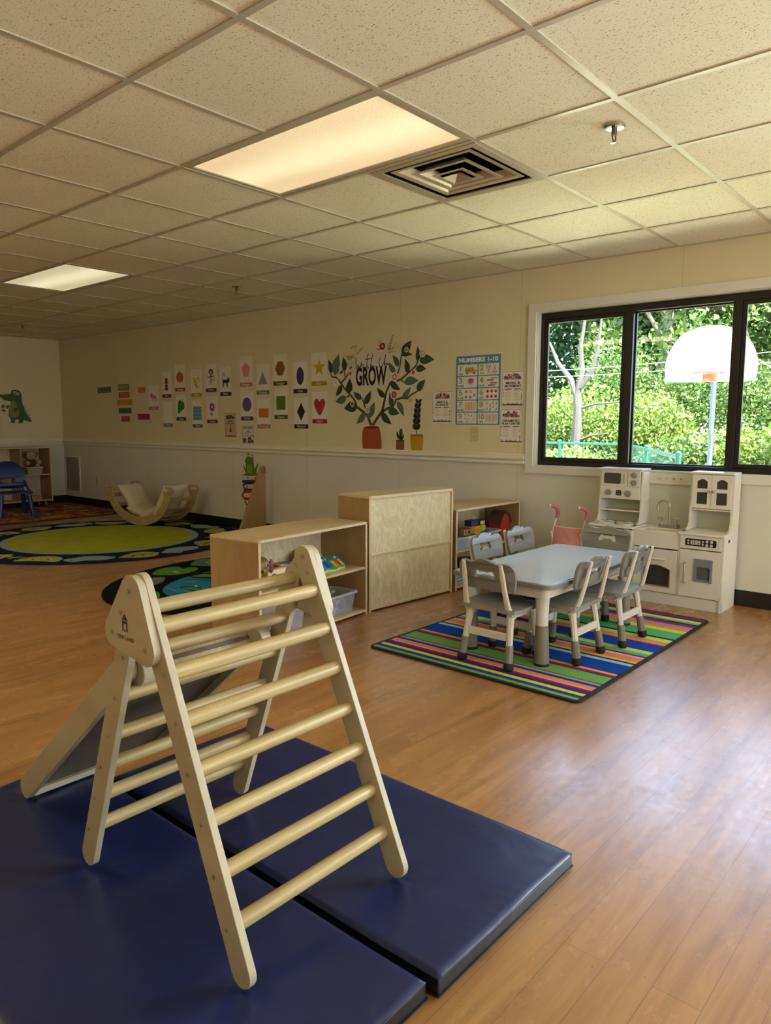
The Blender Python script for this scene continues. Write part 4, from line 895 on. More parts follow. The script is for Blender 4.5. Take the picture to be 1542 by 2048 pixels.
low = shelf_unit('low_shelf', 'low open birch shelf with toys, in front of the taller unit', (LO[0], LO[1], 0), math.radians(5.0), .925, .372, .580, mids=(.49,))
tall = shelf_unit('tall_shelf', 'tallest birch cabinet, its knotty pale back turned to the table', (-1.187, 1.872, 0), math.radians(-3.6), .815, .285, .735, backside=True)
rsh = shelf_unit('toy_shelf', 'birch toy shelf against the wall behind the children\'s table', (-1.135, 2.725, 0), 0, .868, .33, .580, mids=(.46,))
lsh = shelf_unit('corner_shelf', 'wooden cubby shelf with a plush toy against the far left wall', (-8.46, 1.75, .07), 0, 1.50, .35, .765, mids=(.49,), divs=(.72,))
for x in (-.06, -.29):
    for y in (.08, 1.42): MB().cyl((x, y-.012, -.042), (x, y+.012, -.042), .026, n=14).box(x-.015, x+.015, y-.015, y+.015, -.03, .0).build('caster', steel, lsh, local=True)

# ================================================================== THINGS ON THE SHELVES
def toy(*a, **k): return thing(*a, **k)
def loc_on(unit_loc, rz, x, y, z):   # local shelf frame -> world
    c, s = math.cos(rz), math.sin(rz); return (unit_loc[0]+x*c-y*s, unit_loc[1]+x*s+y*c, unit_loc[2]+z)
LR = math.radians(5.0); LZ = .2992; L3 = (LO[0], LO[1], 0)
# pull-along puppy xylophone
tan_ = mat('toy_orange_tan', 'B07038', .35, var=.12, scale=25); brn = mat('toy_brown', '7A4A22', .35); mve = mat('toy_mauve', '7C4A5C', .4); crm = mat('toy_cream', 'D8C8A0', .4); blk = mat('toy_black', '16120E', .3); whi = mat('toy_white', 'E4E0D4', .35)
rain = [mat('toy_'+c, c, .3, var=.03) for c in ('B8322A', 'D0702A', 'D8B83A', '4A9A3A', '2A7AB8', '3A4AA0', '7A3A98')]
p = toy('toy_puppy', loc_on(L3, LR, -.135, .205, LZ), 'brown and tan toy puppy with a rainbow xylophone on its back on the low shelf', 'toy', rz=LR+PI/2)
# local: +x along the shelf (to the right), +y towards the back
MB().ball((.0-.055, 0, .105), (.052, .045, .055), 18).ball((-.075, -.02, .082), (.035, .030, .026), 14).build('head', mat('toy_mustard', '8A6420', .4, var=.1), p, local=True, smooth=True)
MB().ball((-.008, -.030, .105), (.016, .012, .040), 12).build('ear', mve, p, local=True, smooth=True)
MB().ball((-.090, -.046, .088), .009, 8).build('nose', blk, p, local=True)
MB().ball((-.052, -.040, .118), (.009, .007, .010), 12).build('eye', whi, p, local=True); MB().ball((-.052, -.047, .119), (.006, .004, .008), 10).build('pupil', blk, p, local=True)
MB().tube([(-.03, 0, .06), (.04, 0, .055), (.15, 0, .055)], [.028, .036, .030], 14).build('body', crm, p, local=True, smooth=True)
MB().tube([(-.035, -.02, .062), (-.03, 0, .075), (-.035, .02, .062)], .010, 8).build('collar', rain[3], p, local=True)
for x in (.0, .135): MB().tube([(x+.02, -.03, .05), (x, -.034, .03), (x-.025, -.036, .014)], [.018, .020, .018], 10).build('leg', tan_, p, local=True, smooth=True)
for k in range(7): MB().obox((.035+.019*k, 0, .098+.0*k), (.0080, 0, 0), (0, .045-.003*k, 0), (0, 0, .004)).build('xylophone_bar', rain[k], p, local=True, bevel=.001)
MB().box(.02, .165, -.03, .03, .085, .094).build('xylophone_base', tan_, p, local=True)
MB().tube([(-.05, -.04, .05), (-.055, -.055, .02), (-.03, -.06, .004), (.02, -.06, .004)], .002, 6).build('pull_cord', crm, p, local=True)
for x in (.0, .135):
    MB().cyl((x, -.042, .012), (x, .042, .012), .012, n=12).build('axle_wheel', brn, p, local=True)
# toy keyboard
p = toy('toy_keyboard', loc_on(L3, LR, -.115, .675, LZ), 'teal and yellow toy keyboard tilted on the low shelf', 'toy', rz=LR+PI/2)
teal = mat('toy_teal', '1F8C84', .35); yel = mat('toy_yellow', 'D8C83A', .35)
kO = (0, 0, .035); ta = math.radians(30); kV = (0, math.cos(ta), math.sin(ta))
bo = smooth2([(-.13, -.045), (-.09, -.065), (-.04, -.050), (.03, -.062), (.08, -.050), (.115, -.055), (.135, -.02), (.13, .04), (.09, .05), (.04, .06), (-.03, .05), (-.09, .06), (-.135, .03)], 3)
MB().prism([bo], (0, .004, .026), (1, 0, 0), kV, .012).build('base', yel, p, local=True, bevel=.004)
MB().prism([[(x*.97, y*.95+.004) for x, y in bo]], (0, 0, .036), (1, 0, 0), kV, .016).build('body', teal, p, local=True, bevel=.005, smooth=True)
kn_ = Vector((1, 0, 0)).cross(Vector(kV)).normalized(); ko = Vector((0, 0, .036))+kn_*.0162
MB().prism([rrect(-.115, -.05, -.045, .02, .015)], ko, (1, 0, 0), kV, .003).build('sound_pad', mat('toy_blue', '3A7ED0', .3), p, local=True)
for k, c in enumerate((5, 4, 3, 2, 1, 0, 2)): MB().prism([rrect(-.040+.021*k, -.022+.021*k, -.045, .006, .004)], ko, (1, 0, 0), kV, .005).build('key', (rain+[yel])[c], p, local=True)
for k in range(5): MB().prism([circ(-.03+.03*k, .028, .008, 12)], ko, (1, 0, 0), kV, .006).build('button', (whi, rain[2], rain[0], rain[3], whi)[k], p, local=True)
# grey rainbow arch stacker
p = toy('rainbow_stacker', loc_on(L3, LR, -.255, .660, LZ), 'grey rainbow of nested arches standing behind the toy keyboard', 'toy', rz=LR+PI/2)
for k, c in enumerate(('B8B4AC', '8C8A88', 'A8A6B0', '6F7480', 'C0BCB4')):
    r_ = .122-.019*k; a = [(r_*math.cos(PI*i/24), r_*math.sin(PI*i/24)) for i in range(25)]; b = [((r_-.016)*math.cos(PI*i/24), (r_-.016)*math.sin(PI*i/24)) for i in range(24, -1, -1)]
    MB().prism([a+b], (0, .02, .001), UX, UZ, .05).build('arch', mat('toy_grey_'+c, c, .5), p, local=True, bevel=.002)
def bin_(label, loc, rz, L, W, H, rim=True, grp='clear plastic bins', tint='C8CCD2', al=.34):
    t = thing('plastic_bin', loc, label, 'bin', grp, rz); m = clear_plastic('bin_plastic_'+tint, tint, al); b = MB(); k = .88
    o = [rrect(-L/2, L/2, -W/2, W/2, .02), rrect(-L/2*k, L/2*k, -W/2*k, W/2*k, .02)]
    n = len(o[0]); vs = [(x, y, H) for x, y in o[0]]+[(x, y, .0) for x, y in o[1]]+[(x*.975, y*.975, H) for x, y in o[0]]+[(x*.97, y*.97, .004) for x, y in o[1]]
    fs = [(n+i, n+(i+1) % n, (i+1) % n, i) for i in range(n)]+[(2*n+i, 2*n+(i+1) % n, 3*n+(i+1) % n, 3*n+i) for i in range(n)]+[tuple(range(2*n-1, n-1, -1))]
    b.add(vs, fs).build('bin_body', m, t, local=True)
    MB().prism([rrect(-L/2-.010, L/2+.010, -W/2-.010, W/2+.010, .024), rrect(-L/2, L/2, -W/2, W/2, .02)[::-1]], (0, 0, H-.010), UX, UY, .012).build('rim', clear_plastic('bin_rim', 'C4C4CE', .75), t, local=True, bevel=.002)
    return t
BZ = .0305
b1 = loc_on(L3, LR, -.13, .715, BZ); bin_('clear plastic bin of instruments at the right end of the low shelf\'s bottom', b1, LR+PI/2, .29, .20, .125)
b2 = loc_on(L3, LR, -.13, .255, BZ); bin_('clear plastic bin of toys at the left of the low shelf\'s bottom', b2, LR+PI/2, .29, .20, .125)
def inb(b, x, y, z, rz=LR+PI/2): c, s = math.cos(rz), math.sin(rz); return (b[0]+x*c-y*s, b[1]+x*s+y*c, b[2]+z)
pk = mat('toy_pink_red', 'B04858', .4); skin = mat('toy_pale_pink', 'D8B8A4', .45)
t = thing('toy_drum', inb(b1, -.055, -.030, .005), 'pale toy drum with a pink rim inside the right-hand bin', 'toy')
MB().lathe([(.001, 0), (.055, 0), (.055, .05), (.001, .05)], (0, 0, 0), 24).build('drum_shell', skin, t, local=True, smooth=True)
MB().lathe([(.057, .045), (.057, .060), (.001, .061)], (0, 0, 0), 24).build('drum_head', pk, t, local=True, smooth=True)
MB().cyl((.049, -.028, .025), (.052, -.030, .025), .009, n=12).build('stud', brn, t, local=True)
t = thing('tambourine', inb(b1, .065, -.035, .044), 'blue and green toy tambourine leaning in the right-hand bin', 'toy', rz=LR+PI/2)
MB().prism([circ(0, 0, .040, 28), circ(0, 0, .034, 28)[::-1]], (0, .01, 0), UX, UZ, .018).build('hoop', mat('toy_lime', 'B8C048', .4), t, local=True)
MB().prism([circ(0, 0, .034, 28)], (0, .005, 0), UX, UZ, .008).build('skin', mat('toy_deep_blue', '1F6A98', .4), t, local=True)
for i, (x, y, z, a, lab) in enumerate(((-.01, .03, .10, .7, 'wooden drumstick crossing the top of the right-hand bin'), (.04, .05, .095, -.5, 'pale wooden drumstick with round tip in the right-hand bin'))):
    t = thing('drumstick', inb(b1, x, y, z), lab, 'toy', rz=LR+PI/2)
    MB().cyl((-.07*math.cos(a), 0, -.03), (.05*math.cos(a), .02*math.sin(a), .012), .006, n=10).build('stick', dow, t, local=True); MB().ball((.05*math.cos(a), .02*math.sin(a), .014), .011, 10).build('stick_tip', crm, t, local=True)
t = thing('toy_maraca', inb(b1, .0, -.03, .078), 'pale pink maraca lying on the drum in the right-hand bin', 'toy', rz=LR+PI/2)
MB().tube([(-.05, 0, .02), (.0, 0, .004), (.03, 0, -.008)], [.007, .008, .009], 10).build('handle', skin, t, local=True); MB().ball((.04, 0, -.012), .014, 12).build('rattle', skin, t, local=True, smooth=True)
t = thing('toy_block', inb(b2, .09, -.03, .004), 'pink toy block inside the left-hand bin of the low shelf', 'toy'); MB().box(-.025, .025, -.04, .04, 0, .07).build('block', pk, t, local=True, bevel=.004)
t = thing('toy_cup', inb(b2, .04, .02, .004), 'white toy cup inside the left-hand bin of the low shelf', 'toy'); MB().lathe([(.001, 0), (.028, 0), (.034, .06), (.031, .06), (.026, .004), (.001, .004)], (0, 0, 0), 18).build('cup', whi, t, local=True, smooth=True)

# toy shelf against the wall (front at x=-1.135)
TZ1 = .2835
t = thing('toy_barn', (-1.30, 3.475, TZ1), 'red toy barn at the right end of the upper toy shelf', 'toy')
red = mat('barn_red', 'A83428', .45, var=.08); barn = [(-.07, 0), (.07, 0), (.07, .125), (.045, .175), (0, .205), (-.045, .175), (-.07, .125)]
MB().prism([barn, [(-.028, .0), (-.028, .06), (0, .075), (.028, .06), (.028, .0)][::1]], (.0, 0, 0), UY, UZ, .11).build('barn_wall', red, t, local=True) if False else MB().prism([barn], (0, 0, 0), UY, UZ, .11).build('barn_wall', red, t, local=True, bevel=.002)
MB().prism([[(-.075, .12), (-.048, .180), (0, .212), (.048, .180), (.075, .12), (.082, .122), (.053, .187), (0, .221), (-.053, .187), (-.082, .122)][::-1]], (-.005, 0, 0), UY, UZ, .12).build('barn_roof', mat('barn_roof_brown', '5A3A2A', .6), t, local=True)
MB().prism([[(-.030, .0), (.030, .0), (.030, .055), (.012, .075), (-.012, .075), (-.030, .055)]], (.1105, 0, 0), UY, UZ, .001).build('barn_doorway', blk, t, local=True)
lnb = MB()
for k in range(-3, 4): lnb.box(.1105, .1108, k*.018-.0006, k*.018+.0006, .09, .165)
lnb.build('plank_lines', mat('barn_dark_red', '6E1E18', .5), t, local=True)
t = thing('toy_bus', (-1.27, 3.17, TZ1+.085), 'yellow toy vehicle with green and purple gears on top of the bin', 'toy')
MB().box(-.04, .04, -.13, .08, 0, .045).build('chassis', mat('toy_bus_yellow', 'E0A020', .35), t, local=True, bevel=.005)
MB().box(-.035, .035, .0, .075, .045, .085).build('cabin', blk, t, local=True, bevel=.008)
MB().box(-.035, .035, -.10, -.01, .045, .09).build('engine_block', mat('toy_dark_blue', '1E3C78', .35), t, local=True, bevel=.006)
for y, c in ((-.06, 'A848B8'), (.0, '6CC030')):
    g = MB().prism([star(0, 0, .028, .7, 8)], (.041, y, .02), UY, UZ, .006); g.build('gear', mat('toy_gear_'+c, c, .35), t, local=True)
for k in range(3): MB().box(.036, .038, .015+.02*k, .028+.02*k, .052, .078).build('window', whi, t, local=True)
t = thing('alphabet_block', (-1.20, 2.965, TZ1+.088), 'row of printed wooden alphabet blocks lying on the blue bin', 'toy')
for k in range(3):
    bk = MB().box(-.02, .02, -.075+.045*k, -.033+.045*k, 0, .042).build('block', (maple, maple, maple)[k], t, local=True, bevel=.002)
    m = MB(); m.prism([circ(-.054+.045*k, .021, .013, 14)], (.0205, 0, 0), UY, UZ, 0); m.build('printed_letter', (rain[0], blk, rain[3])[k], bk, local=True)
t = thing('toy_cube', (-1.185, 3.035, TZ1+.088), 'yellow plastic toy cube beside the alphabet blocks', 'toy'); MB().box(-.025, .025, -.022, .03, 0, .055).build('cube', mat('toy_bus_yellow', 'E0A020', .35), t, local=True, bevel=.004); MB().prism([rrect(-.012, .018, .012, .042, .004)], (.0255, 0, 0), UY, UZ, .001).build('cube_panel', rain[1], t, local=True)
t = thing('toy_pot', (-1.32, 2.92, TZ1+.09), 'dark toy container behind the alphabet blocks', 'toy'); MB().lathe([(.001, 0), (.05, 0), (.055, .07), (.001, .075)], (0, 0, 0), 20).build('body', blk, t, local=True, smooth=True)
bin_('clear bin of pale blue things at the left of the upper toy shelf', (-1.265, 2.905, TZ1), PI/2, .30, .21, .085, tint='B8CCE0', al=.5)
bin_('clear bin holding a pink toy in the middle of the upper toy shelf', (-1.28, 3.235, TZ1), PI/2, .27, .22, .085, tint='C8CCE0', al=.45)
lb = mat('pale_blue_plastic', '8FBCD8', .35)
for x, y, a, lab in ((-1.22, 2.83, .3, 'pale blue dish at the left in the blue bin'), (-1.25, 2.90, -.5, 'pale blue dish in the middle of the blue bin'), (-1.24, 2.98, .8, 'pale blue dish at the right in the blue bin')):
    t = thing('toy_dish', (x, y, TZ1+.03), lab, 'toy', rz=a)
    MB().lathe([(.001, 0), (.03, .005), (.045, .03), (.042, .03), (.028, .008), (.001, .004)], (0, 0, 0), 20, sx=1.1).build('dish', lb, t, local=True, smooth=True)
t = thing('toy_phone', (-1.25, 3.24, TZ1+.012), 'pink toy inside the middle clear bin of the toy shelf', 'toy'); MB().box(-.05, .06, -.09, .09, 0, .06).build('body', mat('toy_magenta', 'B83058', .4), t, local=True, bevel=.012); MB().box(-.03, .03, .03, .07, .06, .072).build('button', mat('toy_blue', '3A7ED0', .3), t, local=True, bevel=.003)
t = thing('toy_tray', (-1.27, 2.86, .031), 'stack of pale blue plastic on the bottom of the toy shelf', 'toy')
for k in range(3): MB().box(-.10, .10, -.08, .10, .022*k, .022*k+.016).build('tray', lb, t, local=True, bevel=.004)
t = thing('toy_bucket', (-1.30, 3.12, .031), 'dark toy bucket on the bottom of the toy shelf', 'toy'); MB().lathe([(.001, 0), (.07, 0), (.085, .13), (.080, .13), (.066, .004), (.001, .004)], (0, 0, 0), 22).build('bucket', mat('dark_green_toy', '2A3A30', .5), t, local=True, smooth=True)

# ================================================================== ROCKER WITH CUSHIONS
rk = thing('arch_rocker', (-5.765, 2.98, .009), 'wooden arch rocker lined with cream cushions standing at the edge of the round rug', 'rocker', rz=math.radians(6))
RA, RBh = .570, .40
def arc(a, b, n=40, f=1.0): return [(a*math.cos(PI+PI*i/n), b*math.sin(PI+PI*i/n)+RBh) for i in range(n+1)]
wr = wood('rocker_ply', 'A08858', 'BCA674', axis=0, rough=.45, freq=5, stretch=.3)
DP = .38
for y in (0, DP-.02):
    s_ = MB().prism([arc(RA, RBh)+arc(RA-.10, RBh-.10)[::-1]], (0, y+.02, 0), UX, UZ, .02).build('arch_side', wr, rk, local=True, bevel=.003)
    hl = MB()
    for i in range(9):
        a = PI+PI*(i+.5)/9; hl.cyl(((RA-.04)*math.cos(a), y-.001, (RBh-.04)*math.sin(a)+RBh), ((RA-.04)*math.cos(a), y+.001, (RBh-.04)*math.sin(a)+RBh), .005, n=8)
    hl.build('peg_holes', brn, s_, local=True)
    for sx in (-1, 1):
        cx = sx*(RA-.04)
        MB().prism([rrect(cx-.085, cx+.085, RBh-.012, RBh+.065, .03), rrect(cx-.060, cx+.060, RBh+.010, RBh+.042, .014)[::-1]], (0, y+.02, 0), UX, UZ, .02).build('handle', wr, rk, local=True, bevel=.003)
for i in range(9):
    a = PI+PI*(i+.7)/9.4; x, z = (RA-.035)*math.cos(a), (RBh-.035)*math.sin(a)+RBh; tx3, tz3 = -math.sin(a)*RA, math.cos(a)*RBh; l = math.hypot(tx3, tz3); tx3 /= l; tz3 /= l
    MB().obox((x, DP/2-.01, z), (tx3*.022, 0, tz3*.022), (0, DP/2-.02, 0), (-tz3*.007, 0, tx3*.007)).build('slat', wr, rk, local=True, bevel=.002)
cush = mat('cream_cotton', 'CDC2A4', .9, var=.05, scale=20, bump=.15, spec=.1)
def cushion(name, label, x, z, ang, L, W, T, y, dy=0):
    t = thing(name, (rk.location.x+x, rk.location.y+y, rk.location.z+z), label, 'cushion', 'cream cushions in the arch rocker', rz=math.radians(6))
    n = 20; vs = []; c, s = math.cos(ang), math.sin(ang)
    for side in (1, -1):
        for j in range(n+1):
            for i in range(n+1):
                u, v = 2*i/n-1, 2*j/n-1; e = (max(0, 1-u**4)*max(0, 1-v**4))**.5
                pin = 1-.10*(1-abs(u)**2)*abs(v)**3; pin2 = 1-.08*(1-abs(v)**2)*abs(u)**3
                h = side*T/2*e*(1+.06*math.sin(u*5+v*3)); X = L/2*u*pin2; Y = W/2*v*pin
                vs.append((X*c-h*s, Y, X*s+h*c))
    m = (n+1)**2; fs = []
    for j in range(n):
        for i in range(n):
            a = j*(n+1)+i; fs += [(a, a+1, a+n+2, a+n+1), (m+a, m+a+n+1, m+a+n+2, m+a+1)]
    MB().add(vs, fs).build('cushion_cover', cush, t, local=True, smooth=True)
cushion('cushion', 'cream cushion leaning up the left side of the rocker', -.350, .285, math.radians(-50), .40, .33, .13, .19)
cushion('cushion', 'cream cushion lying in the bottom left of the rocker', -.12, .135, math.radians(-14), .36, .33, .13, .19)
cushion('cushion', 'cream cushion lying in the bottom right of the rocker', .16, .150, math.radians(20), .36, .33, .13, .19)
cushion('cushion', 'cream cushion leaning up the right side of the rocker', .375, .310, math.radians(60), .40, .33, .12, .19)
# wedge-shaped wooden panel by the wall
ez = thing('wedge_panel', (-4.10, 3.30, 0), 'tall wedge-shaped wooden panel standing near the wall behind the low shelf', 'wooden panel')
EP = [(3.09, 0), (3.475, 0), (3.475, .705), (3.468, .728), (3.447, .738), (3.426, .730), (3.412, .708)]
MB().prism([EP], (-4.12, 0, 0), UY, UZ, .032).build('panel', maple, ez, bevel=.004)
MB().prism([[(3.397, .665), (3.474, .665), (3.474, .705), (3.467, .728), (3.447, .737), (3.427, .729), (3.413, .708)]], (-4.087, 0, 0), UY, UZ, .0015).build('end_cap', wood('warm_cap', '8A5E34', 'A0703F', axis=2), ez)
MB().box(-4.20, -4.00, 3.20, 3.46, 0, .02).build('base_foot', maple, ez, bevel=.003)

# ================================================================== DOLL STROLLER
ds = thing('doll_stroller', (-.62, 3.40, 0), 'pink doll stroller with white tube frame beside the toy kitchen', 'doll stroller')
fw = mat('white_tube_enamel', 'D8D0BC', .35); pkf = mat('pink_fabric', 'D08A88', .85, var=.1, scale=30, bump=.2); pkh = mat('pink_foam_grip', 'C8707A', .6)
for x in (-.735, -.505):
    MB().tube([(x+.03, 3.30, .03), (x+.02, 3.34, .25), (x, 3.40, .42), (x, 3.44, .50)], .0075, 8).tube([(x+.02, 3.50, .03), (x, 3.42, .22), (x-.0, 3.36, .40)], .0075, 8).build('frame_tube', fw, ds, smooth=True)
    MB().tube([(x, 3.44, .49), (x+.012, 3.445, .53), (x+.01, 3.43, .565), (x-.01, 3.40, .585), (x-.022, 3.385, .585)], [.014, .015, .015, .014, .012], 10).build('grip', pkh, ds, smooth=True)
    MB().ball((x-.024, 3.383, .585), .013, 10).build('grip_end', fw, ds, smooth=True)
    for y in (3.30, 3.50): MB().prism([circ(0, 0, .035, 20), circ(0, 0, .014, 20)[::-1]], (x+.025, y, .036), UY, UZ, .014).build('wheel', pkh, ds, bevel=.003)
MB().tube([(-.735, 3.405, .43), (-.505, 3.405, .43)], .006, 8).build('cross_tube', fw, ds)
sb = MB(); n = 10
vs = []; 
for j in range(n+1):
    t_ = j/n
    for i in range(n+1):
        u = i/n; x = -.73+.22*u; sag = .03*math.sin(PI*u)
        if t_ < .55: k = t_/.55; y, z = 3.405-.06*k-sag*.6, .43-.17*k-sag*.5*k
        else: k = (t_-.55)/.45; y, z = 3.345-.10*k, .26-.02*k-sag*.9
        vs.append((x, y, z))
fs = [(j*(n+1)+i, j*(n+1)+i+1, (j+1)*(n+1)+i+1, (j+1)*(n+1)+i) for j in range(n) for i in range(n)]
sb.add(vs, fs); o = sb.build('fabric_seat', pkf, ds, smooth=True); so = o.modifiers.new('thick', 'SOLIDIFY'); so.thickness = .006
MB().ball((-.62, 3.31, .275), (.045, .03, .02), 12).build('seat_bow', mat('dark_pink_fabric', '9A3048', .8), ds, smooth=True)

# ================================================================== FAR LEFT CORNER
bl = mat('blue_plastic', '132C74', .32, var=.06, spec=.6); bt_ = mat('blue_table_plastic', '2C5CAC', .3, var=.05)
bc = thing('blue_chair', (-7.72, 2.40, .0085), 'small blue plastic chair with an arched back in the far left corner', 'chair', rz=math.radians(-97))
bc.scale = (1.22, 1.1, .96)
back = smooth2([(-.155, -.14), (.155, -.14), (.165, 0), (.14, .12), (.07, .19), (0, .205), (-.07, .19), (-.14, .12), (-.165, 0)], 5)
hole = smooth2([(-.06, -.03), (.06, -.03), (.065, -.06), (.03, -.085), (-.03, -.085), (-.065, -.06)], 4)
MB().prism([back, hole[::-1]], (0, -.155, .50), UX, (0, -.12, .99), .018, bulge=lambda u, v: -u*u*1.2).build('backrest', bl, bc, local=True, bevel=.005)
MB().prism([rrect(-.17, .17, -.15, .16, .05)], (0, 0, .29), UX, UY, .022).build('seat', bl, bc, local=True, bevel=.006)
for s in (-1, 1):
    MB().tube([(s*.13, -.14, .28), (s*.125, -.155, .40)], [.02, .018], 10).build('back_post', bl, bc, local=True, smooth=True)
    MB().tube([(s*.165, .10, .30), (s*.165, -.05, .34), (s*.150, -.14, .46)], .012, 8).build('arm', bl, bc, local=True, smooth=True)
    for q in (-.12, .12): MB().tube([(s*.13, q, .285), (s*.155, q*1.2, .0)], [.024, .022], 12).build('leg', bl, bc, local=True, smooth=True)
# plush dog and bin on the corner shelf, right-hand cubby (y about 2.95..3.2)
CZ1 = .07+.765*.49+.0155
pl = thing('plush_toy', (-8.63, 3.05, CZ1+.10), 'pale plush toy with a round head sitting in the corner shelf', 'plush toy')
fur = mat('pale_grey_fur', 'B8A894', .95, var=.15, scale=50, bump=.4, spec=.05); fur2 = mat('brown_fur', '5A4434', .95, var=.15, scale=50, bump=.4, spec=.05); pink_ = mat('pinkish_fur', 'C09888', .95, var=.1, scale=50, bump=.3, spec=.05)
MB().ball((0, 0, .155), (.06, .072, .065), 18).build('head', fur, pl, local=True, smooth=True); MB().ball((.045, .005, .14), (.03, .035, .028), 14).build('muzzle', pink_, pl, local=True, smooth=True)
for s in (-1, 1): MB().ball((.052, s*.028-.01, .168), .008, 8).build('eye', blk, pl, local=True); MB().ball((-.01, s*.072, .165), (.02, .018, .035), 10).build('ear', fur2, pl, local=True, smooth=True)
MB().ball((0, 0, .05), (.055, .062, .060), 16).build('body', fur2, pl, local=True, smooth=True)
MB().ball((.05, .085, .06), (.03, .034, .036), 14).build('paw', pink_, pl, local=True, smooth=True); MB().ball((.05, -.07, .05), (.028, .03, .032), 12).build('paw', pink_, pl, local=True, smooth=True)
b3 = (-8.61, 3.05, CZ1); bin_('clear bin of yellow and white toys under the plush toy', b3, PI/2, .22, .20, .10, tint='C8C0A8', al=.45)
for dx_, dy_, c, lab in ((.045, .0, 'D8C83A', 'yellow toy duck at the front of the corner shelf bin'), (.05, .05, 'D8D49A', 'pale yellow toy duck beside the brighter one')):
    t = thing('toy_duck', (b3[0]+dx_, b3[1]+dy_, b3[2]+.006), lab, 'toy'); m = mat('toy_duck_'+c, c, .4)
    MB().ball((0, 0, .028), (.022, .026, .026), 12).build('body', m, t, local=True, smooth=True); MB().ball((.006, 0, .062), .017, 10).build('head', m, t, local=True, smooth=True); MB().cyl((.02, 0, .06), (.032, 0, .058), .007, .003, n=8).build('beak', rain[1], t, local=True)
t = thing('storage_box', (-8.64, 2.30, CZ1), 'red box with dark toys in the left cubby of the corner shelf', 'box')
MB().prism([rrect(-.09, .12, -.22, .16, .01), rrect(-.082, .112, -.212, .152, .008)[::-1]], (0, 0, 0), UX, UY, .11).box(-.085, .115, -.215, .155, 0, .006).build('box_body', mat('dull_red_box', '7C3028', .5), t, local=True)
for k, (x, y, c) in enumerate(((-8.63, 2.22, '3A2A22'), (-8.62, 2.36, '5A5048'), (-8.64, 2.12, '4A3028'))):
    t = thing('toy_figure', (x, y, CZ1+.007), ('dark brown', 'grey', 'reddish brown')[k]+' toy figure standing in the red box on the corner shelf', 'toy')
    m = mat('toy_fig_'+c, c, .6); MB().lathe([(.001, 0), (.03, 0), (.026, .09), (.001, .10)], (0, 0, 0), 14).build('body', m, t, local=True, smooth=True); MB().ball((0, 0, .125), .028, 12).build('head', m, t, local=True, smooth=True)
for k in range(5):
    t = thing('picture_book', (-8.60, 3.02, .07+.0305+.011*k), ('bottom', 'second lowest', 'middle', 'second highest', 'top')[k]+' thin picture book in the small pile low in the corner shelf', 'book', 'thin books low in the corner shelf', rz=.12*((k*37) % 5-2))
    MB().box(-.08, .09, -.10, .10, 0, .0095).build('cover', ink(('C88A3A', '8A3A2A', 'B8A878', '4A6A7A', 'C8A040')[k]), t, local=True); MB().box(-.076, .0905, -.096, .096, .0015, .008).build('pages', crm, t, local=True)
# wall grille and sockets
vg = thing('return_grille', (-8.64, YW-.012, .42), 'white louvred return air grille low on the wall in the far corner', 'wall grille')
MB().prism([rrect(-8.89+.04, -8.385, .155, .70, .004), rrect(-8.82, -8.415, .185, .67, .002)[::-1]], (0, YW, 0), UX, UZ, .012).build('frame', trimw, vg, bevel=.002)
lv = MB()
for k in range(30): lv.obox((-8.6175, YW-.005, .192+.0160*k), (.2025, 0, 0), (0, .006, -.005), (0, .0008, .001))
lv.build('louvres', trimw, vg); MB().box(-8.82, -8.415, YW-.001, YW, .185, .67).build('grille_back', mat('shaded_duct', '6E6656', .8), vg)
def outlet(x, z, label):
    t = thing('wall_outlet', (x, YW, z), label, 'wall outlet', 'cream wall outlets'); iv = mat('ivory_plastic', 'C8BA90', .4)
    MB().prism([rrect(x-.036, x+.036, z-.058, z+.058, .005)], (0, YW, 0), UX, UZ, .006).build('cover_plate', iv, t, bevel=.002)
    for s in (-1, 1):
        f = MB().prism([rrect(x-.017, x+.017, z+s*.02-.014, z+s*.02+.014, .008)], (0, YW-.006, 0), UX, UZ, .002).build('socket', iv, t)
        m = MB(); m.box(x-.008, x-.006, YW-.0088, YW-.008, z+s*.02-.005, z+s*.02+.006).box(x+.006, x+.008, YW-.0088, YW-.008, z+s*.02-.004, z+s*.02+.005).prism([circ(x, z+s*.02-.009, .0025, 8)], (0, YW-.0085, 0), UX, UZ, 0); m.build('slots', blk, f)
outlet(-1.600, 1.095, 'cream wall outlet under the numbers poster'); outlet(-7.91, .363, 'cream wall outlet low on the wall left of the rocker')

# ================================================================== CARDS, POSTERS AND DECALS ON THE BACK WALL
paper = mat('white_card', 'E6DFCE', .35, var=.01, spec=.5)
S2 = (5.14, 180, 690); S3 = (6.168, 430, 690); S4 = (6.168, 640, 650); S5 = (7.009, 850, 690)
def P(S, x, y): return wp(S[1]+x/S[0], S[2]+y/S[0])
def rect_of(S, q): (x0, z1), (x1, z0) = P(S, q[0], q[1]), P(S, q[2], q[3]); return x0, x1, z0, z1
def sheet(name, label, cat, group, x0, x1, z0, z1, m=None):
    o = MB().box(x0, x1, YW-.0012, YW, z0, z1).build(name, m or paper, loc=((x0+x1)/2, YW, (z0+z1)/2)); return tag(o, label, cat, group)
Y1, Y2, Y3 = YW-.0016, YW-.0022, YW-.0028
def flat(mb, loop, y, mi=0): return mb.prism([loop] if isinstance(loop[0][0], (int, float)) else loop, (0, y, 0), UX, UZ, 0, mi)
